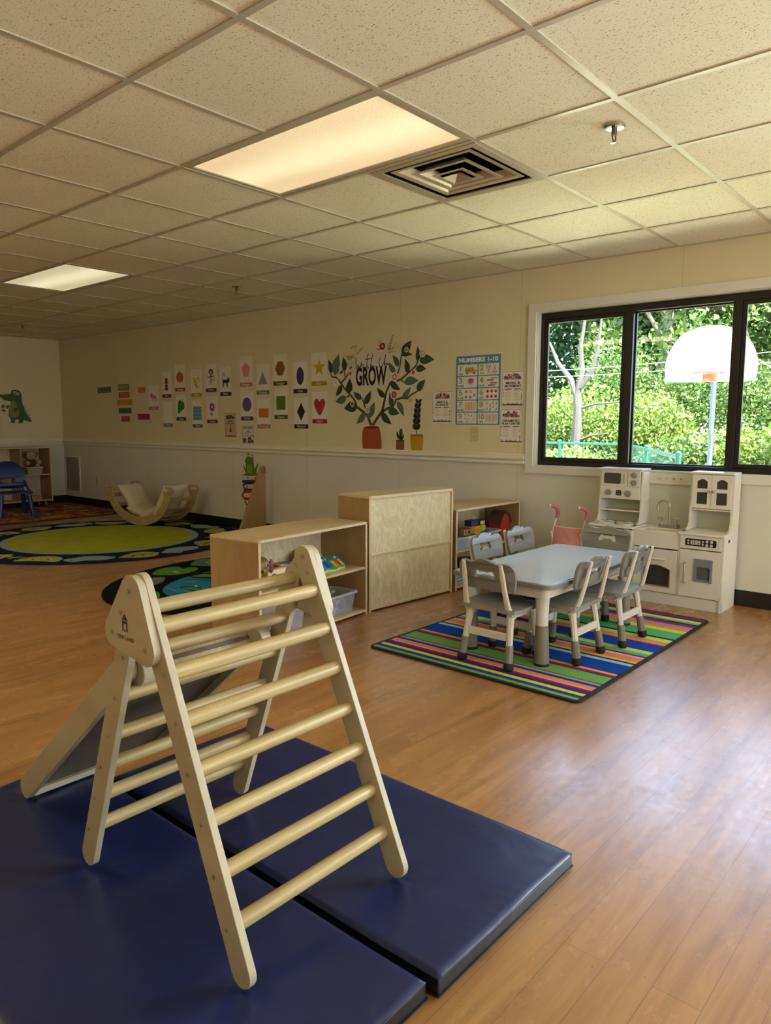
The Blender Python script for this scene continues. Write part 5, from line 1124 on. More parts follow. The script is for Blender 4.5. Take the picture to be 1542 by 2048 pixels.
def card(q, S, word, col, label, draw, group):
    x0, x1, z0, z1 = rect_of(S, q); bh = (z1-z0)*.135
    o = sheet('picture_card', label, 'card', group, x0, x1, z0, z1)
    b = MB(); b.box(x0, x1, Y1, YW-.0012, z0, z0+bh); b.build('caption_band', ink(col), o)
    m = MB(); write(m, word, ((x0+x1)/2, Y2, z0+bh*.5), UX, UZ, bh*.82, fit=min((x1-x0)*.8, len(word)*bh*.42)); m.build('caption_lettering', ink('F0EADA'), o)
    cx, cz, W_, H_ = (x0+x1)/2, z0+bh+(z1-z0-bh)*.47, x1-x0, z1-z0-bh
    draw(o, cx, cz, W_, H_)
def pic(o, parts, name='picture'):
    m = MB(); mats = []
    for lp, c, lay in parts:
        k = ink(c)
        if k not in mats: mats.append(k)
        flat(m, lp, Y1-.0006*lay, mats.index(k))
    m.build(name, mats, o)
def ccw(l): return l if sum(l[i][0]*l[(i+1) % len(l)][1]-l[(i+1) % len(l)][0]*l[i][1] for i in range(len(l))) > 0 else l[::-1]
def shp(fn): return lambda o, cx, cz, W, H: pic(o, [(ccw([(cx+x*W, cz+z*H) for x, z in l]), c, k) for l, c, k in fn])
def poly(n, r=.36, ry=.30, a0=PI/2): return [(r*math.cos(a0+2*PI*k/n), ry*math.sin(a0+2*PI*k/n)) for k in range(n)]
pig = [([(-.36, .14), (-.30, .06), (-.36, -.02), (-.24, -.10), (-.1, -.10), (-.1, -.26), (0, -.26), (.02, -.12), (.2, -.12), (.2, -.24), (.3, -.22), (.32, .0), (.2, .06), (0, .05), (-.1, .14)], 'C88A90', 0), (circ(-.22, .03, .10, 14, .07), 'B06A78', 1)]
redp = [(circ(0, -.24, .20, 14, .08), '8E2818', 0), (circ(0, -.10, .17, 14, .08), '9A3018', 0), (circ(0, .05, .22, 14, .07), 'A03A1C', 0), (circ(0, .17, .16, 14, .07), '8E2818', 0), ([(-.08, .2), (.08, .2), (0, .32)], '8E2818', 0)]
pump = [(circ(0, -.02, .34, 24, .23), 'B45A1E', 0), (circ(-.1, -.02, .12, 18, .22), 'C2661F', 1), (circ(.1, -.02, .12, 18, .22), 'C2661F', 1), ([(-.03, .2), (.03, .2), (.02, .32), (-.03, .31)], '5A4A20', 0)]
ban = [(smooth2([(-.34, .18), (-.28, .10), (-.18, -.10), (0, -.26), (.14, -.26), (.1, -.14), (.0, .0), (.1, .12), (.3, .24), (.18, .02), (.3, -.02), (.26, .2), (.02, .16), (-.1, .06), (-.22, .18)], 2), 'D0B428', 0), (strip([(-.2, .06), (-.06, -.12), (.08, -.2)], .02), '8A7418', 1)]
mon = [(circ(0, .20, .22, 18, .13), '7A4A26', 0), (circ(0, .17, .13, 14, .08), 'B88A58', 1), (leaf(0, .1, 0, -.15, .5), '7A4A26', 0), (strip([(-.05, .02), (-.30, -.04), (-.34, .10)], .05), '7A4A26', 0), (strip([(.05, .02), (.28, .0), (.22, .12)], .05), '7A4A26', 0), (strip([(-.06, -.1), (-.14, -.32)], .06), '7A4A26', 0), (strip([(.06, -.1), (.08, -.32)], .06), '7A4A26', 0), (strip([(.06, -.1), (.3, -.18), (.36, -.04), (.26, -.06)], .04), '7A4A26', 0)]
cat_ = [([(-.28, .02), (.16, .02), (.2, .14), (.26, .06), (.34, .08), (.38, .14), (.36, -.08), (.18, -.12), (.2, -.28), (.12, -.28), (.06, -.12), (-.14, -.12), (-.2, -.3), (-.28, -.3), (-.24, -.12)], '1E1A18', 0), (strip([(-.28, 0), (-.28, .2), (-.14, .3), (-.02, .24), (-.1, .16), (-.16, .2)], .035), '2A2624', 0)]
fth = [(leaf(-.05, -.2, .05, .28, .3), 'E2DCD4', 0)]
grn = [(smooth2([(-.32, -.32), (-.3, .14), (-.12, .3), (.1, .22), (.32, .16), (.34, -.08), (.06, -.18)], 3), '2F7A2A', 0), (strip([(.1, .2), (.22, .32)], .05), '2F7A2A', 0)]
wav = [([(-.42, -.3), (.42, -.3), (.42, .3), (-.42, .3)], '7FA4BC', 0)]+[(strip([(-.4+.08*i, z+(.03 if i % 2 else -.03)) for i in range(11)], .04), c, 1) for z, c in ((.22, '3E6478'), (.08, '1E3E54'), (-.08, '1E3E54'), (-.22, '4E7890'))]
flw = [(star(0, .06, .25, .55, 12, 1.3), '8A3E80', 0), (circ(0, .06, .08, 12, .05), 'E8DCD0', 1), (strip([(0, -.18), (.02, -.34)], .03), '4E6A2A', 0), (leaf(0, -.28, -.2, -.2, .4), '4E6A2A', 0)]
GC = 'colour word cards with small pictures'; GS = 'shape cards'
for q, w_, c, lab, d_ in (((600, 415, 708, 665), 'Pink', 'B87880', 'pink colour card with a pig', pig), ((735, 278, 838, 540), 'Red', '6E1E12', 'red colour card with a red hydrant', redp), ((868, 205, 982, 475), 'Orange', 'A04A1C', 'orange colour card with a pumpkin', pump),
                          ((1035, 250, 1153, 532), 'Yellow', 'B09A24', 'yellow colour card with bananas', ban), ((1187, 198, 1303, 480), 'Brown', '4E2E14', 'brown colour card with a monkey', mon), ((1334, 230, 1454, 520), 'Black', '14100C', 'black colour card with a cat', cat_),
                          ((750, 580, 853, 842), 'White', '7A7480', 'white colour card, nearly blank, with grey band', fth), ((883, 512, 991, 778), 'Green', '2E4214', 'green colour card with a green leaf', grn), ((1050, 578, 1161, 850), 'Blue', '4A6A80', 'blue colour card with blue waves', wav), ((1198, 528, 1316, 805), 'Purple', '5E2048', 'purple colour card with a purple flower', flw)):
    card(q, S2, w_, c, lab+', on the back wall', shp(d_), GC)
hrt = smooth2([(0, -.34), (-.30, -.06), (-.38, .14), (-.24, .27), (-.06, .22), (0, .16), (.06, .22), (.24, .27), (.38, .14), (.30, -.06)], 4)
for q, w_, c, lab, d_ in (((303, 145, 462, 510), 'Pentagon', 'C07A70', 'pale pink pentagon', [(poly(5, .34, .30), 'D88C84', 0)]), ((510, 240, 672, 608), 'Triangle', '6E6C58', 'grey-green triangle', [([(-.36, -.24), (.36, -.24), (0, .24)], '8E8C78', 0)]),
                          ((718, 120, 893, 495), 'Hexagon', '5A2E12', 'brown hexagon', [(poly(6, .36, .30, 0), '8A5A26', 0)]), ((965, 208, 1140, 592), 'Oval', '2E1838', 'dark blue upright oval', [(circ(0, 0, .26, 28, .32), '3C3458', 0)]),
                          ((1190, 100, 1382, 497), 'Star', 'A89018', 'yellow star', [(star(0, 0, .33, .42, 5, 1.25), 'C8A820', 0)]), ((315, 572, 475, 930), 'Circle', '4A3E6A', 'violet circle', [(circ(0, 0, .36, 28, .28), '5A4E80', 0)]),
                          ((522, 668, 685, 1028), 'Rectangle', 'B0601A', 'orange rectangle', [([(-.38, -.2), (.38, -.2), (.38, .16), (-.38, .16)], 'CC7414', 0)]), ((730, 538, 900, 912), 'Square', '3E6414', 'green square', [([(-.34, -.28), (.34, -.28), (.34, .24), (-.34, .24)], '4E7C1C', 0)]),
                          ((975, 650, 1152, 1030), 'Diamond', '14100E', 'black diamond', [([(0, -.34), (.28, 0), (0, .34), (-.28, 0)], '1C1418', 0)]), ((1200, 578, 1385, 968), 'Heart', '9A1E18', 'red heart', [(hrt, 'B03420', 0)])):
    card(q, S3, w_, c, 'shape card with a '+lab, shp(d_), GS)
# small word strips
for q, w_, c, tc_, lab in (((75, 437, 220, 490), 'TOMORROW', '4E7A2C', '22405A', 'dark green word strip standing alone, furthest left of the wall cards'), ((290, 405, 402, 465), 'MONDAY', '5E8A2C', 'A8C070', 'green word strip at the top of the column of five strips'), ((295, 484, 407, 540), 'TUESDAY', 'B84A3C', 'D0705C', 'red word strip second from the top of the column of five'),
                           ((280, 562, 436, 620), 'WEDNESDAY', 'D09818', 'B87810', 'wide yellow word strip in the middle of the column of five'), ((296, 648, 428, 705), 'THURSDAY', '3E7A50', '14382C', 'dark green word strip fourth in the column of five'), ((322, 732, 411, 788), 'FRIDAY', 'A83838', 'C86058', 'short red word strip at the bottom of the column of five'),
                           ((492, 436, 570, 490), 'TODAY', 'D08020', 'E85A18', 'short orange word strip left of the pig card'), ((490, 708, 616, 768), 'SATURDAY', 'A02848', '78101C', 'crimson word strip below the orange one')):
    x0, x1, z0, z1 = rect_of(S2, q); o = sheet('word_strip', lab, 'word strip', 'classroom word strips', x0, x1, z0, z1, ink(c))
    m = MB(); write(m, w_, ((x0+x1)/2, Y1, (z0+z1)/2), UX, UZ, (z1-z0)*.8, fit=(x1-x0)*.86, bold=.02); m.build('lettering', ink(tc_), o)
# decorated posters of the learning centres
def busy(o, x0, x1, z0, z1, head, title, cols, rows=7, seed=1, headtext='GARDEN'):
    r = random.Random(seed); W_, H_ = x1-x0, z1-z0; m = MB(); mats = [ink(c) for c in cols]
    e = W_*.03
    flat(m, [[(x0+e, z0+e), (x1-e, z0+e), (x1-e, z1-e), (x0+e, z1-e)], [(x0+e*1.4, z0+e*1.4), (x0+e*1.4, z1-e*1.4), (x1-e*1.4, z1-e*1.4), (x1-e*1.4, z0+e*1.4)]], Y1, 0); m.build('border', mats, o)
    m = MB()   # arched masthead with blobs
    for k in range(34):
        a = PI*r.random(); rr_ = r.uniform(.10, .30); flat(m, circ((x0+x1)/2+math.cos(a)*W_*rr_*1.3, z1-H_*.20+math.sin(a)*H_*.13*r.random(), W_*r.uniform(.025, .06), 9), Y1-.0003*(k % 4), r.randrange(1, len(mats)))
    for k in range(22): flat(m, circ(x0+W_*r.uniform(.07, .93), z1-H_*r.uniform(.05, .22), W_*.009, 6), Y1, r.randrange(0, len(mats)))
    m.build('masthead_picture', mats, o)
    m = MB(); write(m, headtext, ((x0+x1)/2, Y3, z1-H_*.225), UX, UZ, H_*.085, fit=W_*.72, bold=.03); m.build('masthead_lettering', mats[2 % len(mats)], o)
    m = MB()
    for i, tl in enumerate(title): write(m, tl, ((x0+x1)/2, Y2, z1-H_*(.35+.085*i)), UX, UZ, H_*.095, fit=W_*min(.78, .088*len(tl)), bold=.03)
    m.build('title_lettering', ink('1A1A1E'), o)
    m = MB(); zt = z1-H_*(.42+.085*(len(title)-1)); zb = z0+H_*.15
    for cx, w_ in ((x0+W_*.30, .30), (x0+W_*.70, .28)):
        flat(m, [(cx-W_*w_/2, zt-H_*.025), (cx+W_*w_/2, zt-H_*.025), (cx+W_*w_/2, zt), (cx-W_*w_/2, zt)], Y1, 0)
        for k in range(rows):
            z = zt-H_*.05-(zt-H_*.05-zb)*k/rows; l = W_*w_*r.uniform(.6, .95)
            flat(m, [(cx-W_*w_/2, z-H_*.008), (cx-W_*w_/2+l, z-H_*.008), (cx-W_*w_/2+l, z), (cx-W_*w_/2, z)], Y1, r.choice((3, 3, 4)) % len(mats))
    for k in range(12): flat(m, circ(r.choice((x0+W_*.09, x1-W_*.12))+W_*r.uniform(-.01, .01), zb+(zt-zb)*r.random(), W_*.022, 8), Y1-.0003, r.randrange(len(mats)))
    m.build('fine_print', mats, o)
    m = MB(); flat(m, [(x0+e*1.6, z0+e*1.6), (x1-e*1.6, z0+e*1.6), (x1-e*1.6, z0+H_*.055), ((x0+x1)/2, z0+H_*.075), (x0+e*1.6, z0+H_*.055)], Y1, 0)
    for k in range(5): flat(m, circ(x0+W_*(.12+.19*k), z0+H_*.085, W_*.03, 9), Y2, r.randrange(1, len(mats)))
    m.build('footer_band', [mats[0]]+mats[1:], o)
pcs = ['2A2440', 'B0582C', '8A4A6A', '8E8478', 'B87878', 'C88A3A', '4A7A5A']
for q, S, ti, cc, lab, sd, ht in (((103, 647, 382, 1092), S5, ('MATH &', 'SCIENCE'), ['2C2C4A']+pcs[1:], 'small poster reading math & science, left of the blue numbers poster', 3, 'OUR TODDLERS'), ((1076, 365, 1390, 858), S5, ('MUSIC &', 'MOVEMENT'), ['30406A']+pcs[1:], 'poster reading music & movement, upper right of the numbers poster', 4, 'OUR TODDLERS'),
                                  ((1050, 896, 1368, 1380), S5, ('DRAMATIC', 'PLAY CENTER'), ['3A2038']+pcs[1:], 'poster reading dramatic play center, beside the window casing', 5, 'OUR TODDLERS')):
    x0, x1, z0, z1 = rect_of(S, q); o = sheet('centre_poster', lab, 'poster', 'learning centre posters', x0, x1, z0, z1); busy(o, x0, x1, z0, z1, None, ti, cc, seed=sd, headtext=ht)
x0, x1, z0, z1 = rect_of(S3, (118, 838, 268, 1140)); o = sheet('centre_poster', 'busy brown and cream poster below the cat card', 'poster', 'learning centre posters', x0, x1, z0, z1, ink('CDB890')); busy(o, x0, x1, z0, z1, None, ('CENTER',), ['3A2414', '6A3A20', '4A3A24', '8A7050', '5A4A3A', '8A4A28'], seed=8, headtext='BLOCK')
m = MB(); cx = (x0+x1)/2; flat(m, [(cx-.02, z0+.06), (cx+.02, z0+.06), (cx+.008, z0+.10), (cx+.006, z0+.15), (cx-.006, z0+.15), (cx-.008, z0+.10)], Y3, 0); m.build('tower_picture', ink('5A2E1A'), o)
x0, x1, z0, z1 = rect_of(S3, (335, 990, 485, 1220)); o = sheet('centre_poster', 'small poster reading books and cozy corner, under the circle card', 'poster', 'learning centre posters', x0, x1, z0, z1)
W_, H_ = x1-x0, z1-z0; m = MB()
flat(m, [[(x0+.006, z0+.006), (x1-.006, z0+.006), (x1-.006, z1-.006), (x0+.006, z1-.006)], [(x0+.012, z0+.012), (x0+.012, z1-.012), (x1-.012, z1-.012), (x1-.012, z0+.012)]], Y1, 0); m.build('border', ink('4A3A2A'), o)
for tx3, zz, c in (('BOOKS', .84, '2E2A26'), ('and', .70, '6A5A4A'), ('COZY', .58, '1E2A2A'), ('CORNER', .42, 'A85A48')):
    m = MB(); write(m, tx3, ((x0+x1)/2, Y2, z0+H_*zz), UX, UZ, H_*.17, fit=W_*.15*len(tx3) if tx3 != 'and' else W_*.25, bold=.02); m.build('lettering', ink(c), o)
m = MB(); flat(m, [(x0+.016, z0+.015), (x0+W_*.34, z0+.015), (x0+W_*.34, z0+H_*.30), (x0+.016, z0+H_*.30)], Y1, 0); flat(m, circ(x0+W_*.62, z0+H_*.2, W_*.17, 16), Y1, 1); flat(m, circ(x0+W_*.62, z0+H_*.2, W_*.07, 12), Y2, 2); flat(m, circ(x0+W_*.86, z0+H_*.14, W_*.09, 12), Y2, 3); m.build('picture', [ink('7A3014'), ink('2E3448'), ink('A89AA0'), ink('8A5A50')], o)
# NUMBERS 1-10
(x0, zt), (x1, _), (_, zb) = P(S5, 442, 185), P(S5, 1066, 150), P(S5, 1040, 1120); z0, z1 = zb, zt+.012
o = sheet('numbers_poster', 'blue poster headed numbers 1-10 with ten picture boxes, left of the window', 'poster', None, x0, x1, z0, z1, ink('4C86A6'))
W_, H_ = x1-x0, z1-z0; m = MB(); write(m, 'NUMBERS 1-10', ((x0+x1)/2, Y1, z1-H_*.065), UX, UZ, H_*.082, fit=W_*.88, bold=.045); m.build('title_lettering', ink('EDE6D4'), o)
m = MB(); r = random.Random(2)
for k in range(60): flat(m, circ(x0+W_*r.uniform(.02, .98), z1-H_*r.uniform(.01, .12), .002, 5), YW-.0014, 0)
m.build('speckles', ink('9CC0CC'), o)
names = ['ONE', 'TWO', 'THREE', 'FOUR', 'FIVE', 'SIX', 'SEVEN', 'EIGHT', 'NINE', 'TEN']
for n in range(10):
    cI, rI = n % 2, n//2; a = x0+W_*(.035+.478*cI); b = a+W_*.452; t_ = z1-H_*(.125+.1745*rI); u = t_-H_*.160
    bx = MB(); flat(bx, rrect(a, b, u, t_, .008), Y1, 0); bxo = bx.build('picture_box', ink('E0DCCB'), o)
    m = MB(); write(m, str(n+1), (a+(b-a)*.16, Y2, t_-(t_-u)*.38), UX, UZ, (t_-u)*.70, bold=.03, fit=(None if n == 0 else (b-a)*(.20 if n < 9 else .27))); m.build('numeral', ink('8FA232'), bxo)
    m = MB(); write(m, names[n], (a+(b-a)*.17, Y2, u+(t_-u)*.14), UX, UZ, (t_-u)*.24, fit=(b-a)*.065*len(names[n]), bold=.02); m.build('number_word', ink('1A1E22'), bxo)
    X = lambda s: a+(b-a)*(.38+.58*s); Z = lambda s: u+(t_-u)*s; w1 = (b-a)*.58; h1 = (t_-u); pr_ = []
    if n == 0: pr_ = [([(X(0), Z(.25)), (X(1), Z(.25)), (X(1), Z(.5)), (X(.85), Z(.55)), (X(.8), Z(.75)), (X(.04), Z(.75)), (X(0), Z(.5))], 'D8A020', 0), ([(X(.03), Z(.44)), (X(.8), Z(.44)), (X(.8), Z(.48)), (X(.03), Z(.48))], '2A2A2A', 1), ([(X(.08), Z(.56)), (X(.76), Z(.56)), (X(.76), Z(.68)), (X(.08), Z(.68))], '9A9A90', 1), (circ(X(.2), Z(.2), h1*.09, 12), '1A1A1A', 1), (circ(X(.8), Z(.2), h1*.09, 12), '1A1A1A', 1)]
    elif n == 1:
        for s, k in ((0, 1), (.52, -1)):
            zz = lambda q: Z(.5+k*(q-.5)); pr_ += [(strip([(X(s+.05), zz(.8)), (X(s+.32), zz(.1))], .004), 'B05A50', 0), (strip([(X(s+.34), zz(.8)), (X(s+.10), zz(.1))], .004), 'B05A50', 0)]
            for q in (.10, .30): pr_.append(([circ(X(s+q), zz(.78), h1*.12, 12), circ(X(s+q), zz(.78), h1*.08, 12)[::-1]], 'C87868', 0))
    elif n == 2:
        for k, c in ((0, 'D8C8C0'), (1, 'B06A74'), (2, 'C04A68')): z_ = .12+.2*k; pr_.append(([(X(.2), Z(z_+.15)), (X(.5), Z(z_)), (X(.85), Z(z_+.18)), (X(.5), Z(z_+.34))], c, k))
    elif n == 3:
        for k, (xx, zz, c) in enumerate(((.35, .8, '6AA890'), (.05, .62, '3A7A40'), (.3, .36, 'B04030'), (.15, .16, '8A2A3A'))): pr_.append(([(X(xx), Z(zz)), (X(xx+.1), Z(zz-.06)), (X(xx+.62), Z(zz-.05)), (X(xx+.62), Z(zz+.05)), (X(xx+.1), Z(zz+.06))], c, 0))
    elif n == 4:
        for xx, zz, c in ((.12, .72, 'A8303A'), (.5, .72, 'D09030'), (.85, .42, 'C84848'), (.12, .25, '4A5468'), (.5, .22, '6A3468')): pr_ += [(star(X(xx), Z(zz), h1*.17, .6, 6), c, 0), (circ(X(xx), Z(zz), h1*.05, 8), 'E0D0B0', 1)]
    elif n == 5:
        for k in range(6): pr_ += [(circ(X(.16+.34*(k % 3)), Z(.72 if k < 3 else .25), h1*.135, 14), 'C03028', 0), (strip([(X(.16+.34*(k % 3)), Z((.72 if k < 3 else .25)+.1)), (X(.2+.34*(k % 3)), Z((.72 if k < 3 else .25)+.22))], .003), '4A5A28', 1)]
    elif n == 6:
        for k in range(7): pr_ += [([(X(.04+.14*k), Z(.2)), (X(.11+.14*k), Z(.2)), (X(.11+.14*k), Z(.85)), (X(.04+.14*k), Z(.85))], 'D89828', 0), ([(X(.075+.14*k), Z(.12)), (X(.11+.14*k), Z(.2)), (X(.04+.14*k), Z(.2))], '8A5A30', 0)]
    elif n == 7:
        for k, (xx, zz) in enumerate(((.1, .72), (.38, .55), (.62, .78), (.9, .7), (.12, .25), (.4, .2), (.62, .42), (.9, .22))): pr_.append((ccw([(X(xx-.1), Z(zz-.14)), (X(xx+.1), Z(zz-.05)), (X(xx+.05), Z(zz+.17))]), ('98A6A8', '7E8E94')[k % 2], k % 2))
    elif n == 8:
        for k, (xx, zz) in enumerate(((.08, .8), (.36, .75), (.64, .72), (.92, .8), (.12, .45), (.42, .42), (.8, .42), (.25, .15), (.62, .18))): pr_.append((star(X(xx), Z(zz), h1*.10), ('2A4A6A', 'C0583A', 'A83028', 'C8B890', '2A6A3A', '8AA8A8', '8A4A30', 'C85048', 'D0B040')[k], 0))
    else:
        for k in range(10): pr_.append((strip([(X(.03+.1*k), Z(.15+.03*(k % 3))), (X(.07+.1*k), Z(.5)), (X(.03+.1*k), Z(.85))], .0035), ('C85A38', 'D0883A', '8A3A2A', 'B84A3A')[k % 4], 0))
    pp = MB(); mats = []
    for lp, c, k in pr_:
        i_ = ink(c)
        if i_ not in mats: mats.append(i_)
        flat(pp, ccw(lp) if isinstance(lp[0][0], (int, float)) else lp, Y2-.0005*k, mats.index(i_))
    pp.build('counting_picture', mats, bxo)

# the big growing-plant decal
def L4(pts): return [P(S4, x, y) for x, y in pts]
gd = tag(MB().prism([L4([(525, 1300), (545, 1262), (600, 1248), (690, 1248), (730, 1262), (748, 1330), (762, 1440), (760, 1530), (735, 1562), (560, 1562), (528, 1530), (520, 1420)][::-1])], (0, YW-.001, 0), UX, UZ, 0).build('plant_decal', ink('A84C24'), loc=(P(S4, 640, 1560)[0], YW, P(S4, 640, 1560)[1])), 'large wall decal of leafy flowering branches growing from a terracotta pot', 'wall decal')
m = MB(); flat(m, L4([(535, 1266), (600, 1282), (690, 1280), (735, 1264), (690, 1248), (600, 1248)]), Y1, 0)
m.build('pot_mouth', ink('6A2410'), gd)
m = MB()
for k in range(14): m.prism([strip(L4([(540+15.5*k, 1300), (538+16*k, 1540)]), .0022)], (0, Y1, 0), UX, UZ, 0)
for k in range(6): m.prism([strip(L4([(528, 1330+40*k), (755, 1328+40*k)]), .0016)], (0, Y1, 0), UX, UZ, 0)
m.build('pot_pattern', ink('8E3A1A'), gd)
m = MB(); G1 = '46481E'
for pts, a, b in (([(632, 1240), (600, 1150), (575, 1100), (520, 1060), (455, 1010), (425, 920), (365, 850), (300, 780), (262, 720), (195, 640)], .030, .016), ([(650, 1240), (700, 1160), (770, 1060), (795, 940), (820, 820), (870, 710), (930, 680), (985, 520), (1005, 370)], .032, .014),
                  ([(940, 690), (1000, 670), (1080, 600), (1180, 510), (1210, 440)], .022, .014), ([(765, 1075), (830, 1030), (900, 1010), (940, 920), (1010, 900), (1080, 905), (1140, 850), (1200, 820)], .026, .014), ([(560, 1030), (540, 960), (520, 900)], .018, .012),
                  ([(262, 715), (320, 650), (350, 600)], .020, .012), ([(310, 640), (300, 560)], .016, .01), ([(330, 890), (365, 870)], .016, .016), ([(195, 645), (150, 640), (130, 600)], .016, .012), ([(1010, 680), (1035, 710)], .014, .012)):
    m.prism([strip(L4(pts), a, b)], (0, YW-.0011, 0), UX, UZ, 0)
m.build('stems', ink(G1), gd)
D, Mi, Li = '1E3A26', '2E5238', '52705A'
leaves = [(140, 600, 105, 425, .42, D), (185, 620, 235, 360, .55, Li), (305, 570, 285, 395, .50, D), (270, 740, 195, 880, .45, D), (345, 850, 370, 660, .60, D), (330, 890, 190, 945, .5, Li), (460, 1010, 300, 1030, .62, D), (560, 1080, 450, 1220, .45, Li), (590, 1150, 675, 945, .45, Li), (520, 910, 410, 825, .45, Mi), (545, 980, 630, 810, .45, D),
          (805, 890, 705, 775, .42, D), (755, 1080, 885, 1225, .42, D), (840, 1060, 980, 1095, .55, Mi), (880, 1020, 860, 830, .42, Mi), (950, 940, 1035, 1130, .38, Li), (1015, 905, 1120, 765, .42, Li), (1200, 820, 1300, 675, .52, Mi), (870, 700, 990, 800, .45, D), (1035, 710, 1220, 685, .45, Li), (1085, 600, 1050, 415, .45, D), (1180, 545, 1310, 540, .55, D),
          (970, 515, 895, 370, .42, Mi), (935, 590, 845, 460, .42, Li), (1005, 350, 1130, 190, .55, D), (1000, 370, 1145, 365, .30, D), (1205, 455, 1205, 260, .40, D), (1225, 440, 1410, 425, .50, Mi), (240, 600, 300, 545, .4, Li), (370, 550, 400, 500, .5, Mi)]
m = MB(); mats = [ink(D), ink(Mi), ink(Li)]
for k, (a, b, c, d, w_, cl) in enumerate(leaves):
    (p, q), (r_, s_) = P(S4, a, b), P(S4, c, d); m.prism([ccw(leaf(p, q, r_, s_, w_, 8, .05 if k % 2 else -.05))], (0, YW-.0014-.0001*(k % 3), 0), UX, UZ, 0, [D, Mi, Li].index(cl))
m.build('leaves', mats, gd)
m = MB()
for k, (a, b, c, d, w_, cl) in enumerate(leaves):
    (p, q), (r_, s_) = P(S4, a, b), P(S4, c, d); m.prism([ccw(strip([(p, q), (p+(r_-p)*.8, q+(s_-q)*.8)], .0016))], (0, YW-.0019, 0), UX, UZ, 0)
m.build('leaf_veins', ink('6E8468'), gd)
fm = [ink(c) for c in ('E8DCD0', '8E2A28', 'C86A68', 'D8A820', 'A8BEC4', 'A84030', 'D89850')]
def flower(x, y, r, c, cc, n=8, white=True):
    (cx, cz) = P(S4, x, y); R_ = r*.00080
    m = MB()
    if white: m.prism([circ(cx, cz, R_*1.12, 18)], (0, YW-.0021, 0), UX, UZ, 0, 0)
    m.prism([star(cx, cz, R_, .72, n)], (0, YW-.0024, 0), UX, UZ, 0, c); m.prism([circ(cx, cz, R_*.34, 12)], (0, YW-.0027, 0), UX, UZ, 0, cc)
    m.build('flower', fm, gd)
for f_ in ((772, 262, 50, 1, 6, 12), (915, 860, 46, 1, 6, 12), (922, 640, 46, 2, 0, 5), (1268, 345, 40, 6, 0, 12), (1068, 305, 26, 2, 1, 6), (1152, 585, 28, 5, 6, 6), (375, 597, 30, 2, 1, 5), (400, 975, 30, 5, 1, 5), (585, 1050, 34, 3, 6, 6), (1118, 930, 30, 3, 6, 5), (198, 715, 44, 0, 4, 14), (532, 878, 24, 4, 0, 8), (255, 535, 24, 4, 0, 8), (372, 480, 34, 4, 0, 10)): flower(*f_)
# sprigs over the word sign
mm = [ink('3A4A30'), ink('7A8A70'), ink('B08A60'), ink('2E4A34')]
def sprig(x0_, y0_, x1_, y1_, n, l, mi, w_=.3):
    m = MB(); m.prism([ccw(strip([P(S4, x0_, y0_), P(S4, x1_, y1_)], .002))], (0, YW-.0021, 0), UX, UZ, 0, mi)
    for k in range(n):
        t_ = (k+1)/(n+1); x, y = x0_+(x1_-x0_)*t_, y0_+(y1_-y0_)*t_; dx_, dy_ = x1_-x0_, y1_-y0_; Lq = math.hypot(dx_, dy_); dx_, dy_ = dx_/Lq, dy_/Lq
        for s in (1, -1):
            ex, ey = x+(dx_*.6-s*dy_*.8)*l*(1-.4*t_), y+(dy_*.6+s*dx_*.8)*l*(1-.4*t_); (a, b), (c, d) = P(S4, x, y), P(S4, ex, ey); m.prism([ccw(leaf(a, b, c, d, w_, 4))], (0, YW-.0023, 0), UX, UZ, 0, mi)
    m.build('sprig', mm, gd)
sprig(840, 330, 905, 110, 8, 32, 3); sprig(835, 340, 940, 320, 6, 26, 1, .2); sprig(850, 300, 975, 260, 5, 28, 2, .2); sprig(870, 320, 950, 200, 5, 30, 2, .2); sprig(440, 370, 545, 260, 6, 22, 0); sprig(330, 440, 420, 360, 7, 40, 1, .16); sprig(300, 380, 440, 410, 7, 30, 1, .14); sprig(370, 290, 460, 250, 5, 20, 0); sprig(420, 350, 460, 240, 4, 22, 2); sprig(720, 350, 745, 170, 3, 34, 3); sprig(320, 480, 410, 470, 5, 30, 1, .25)
sg = MB(); sg.prism([ccw(L4([(428, 480), (445, 400), (520, 360), (700, 345), (825, 345), (848, 560), (840, 745), (740, 760), (425, 770)]))], (0, YW-.0025, 0), UX, UZ, 0); sgo = sg.build('word_sign', ink('D8CFB8'), gd)
m = MB(); (cx, cz) = P(S4, 628, 642); (xa, _), (xb, _) = P(S4, 432, 640), P(S4, 825, 640); hh = P(S4, 628, 530)[1]-P(S4, 628, 750)[1]
write(m, 'GROW', (cx, YW-.0030, cz), UX, UZ, hh*1.40, fit=(xb-xa)*.97, bold=.035); m.build('large_lettering', ink('14080A'), sgo)
m = MB()
for st_ in ([(450, 400), (445, 460), (455, 545), (475, 490), (490, 540), (520, 455)], [(525, 520), (508, 500), (520, 480), (540, 490), (535, 525), (548, 520)], [(598, 345), (572, 540)], [(560, 425), (640, 415)], [(600, 500), (585, 505), (590, 530), (610, 525)], [(655, 350), (622, 535), (638, 495), (652, 500), (650, 525), (680, 500)],
            [(748, 400), (730, 460), (740, 520), (765, 515), (800, 440), (812, 360)], [(812, 360), (795, 500), (815, 470), (838, 478), (800, 530), (840, 480)]):
    for q0, q1 in zip(st_, st_[1:]): m.prism([ccw(strip(L4([q0, q1]), .0075))], (0, YW-.0034, 0), UX, UZ, 0)
m.build('script_lettering', ink('2A2420'), sgo)
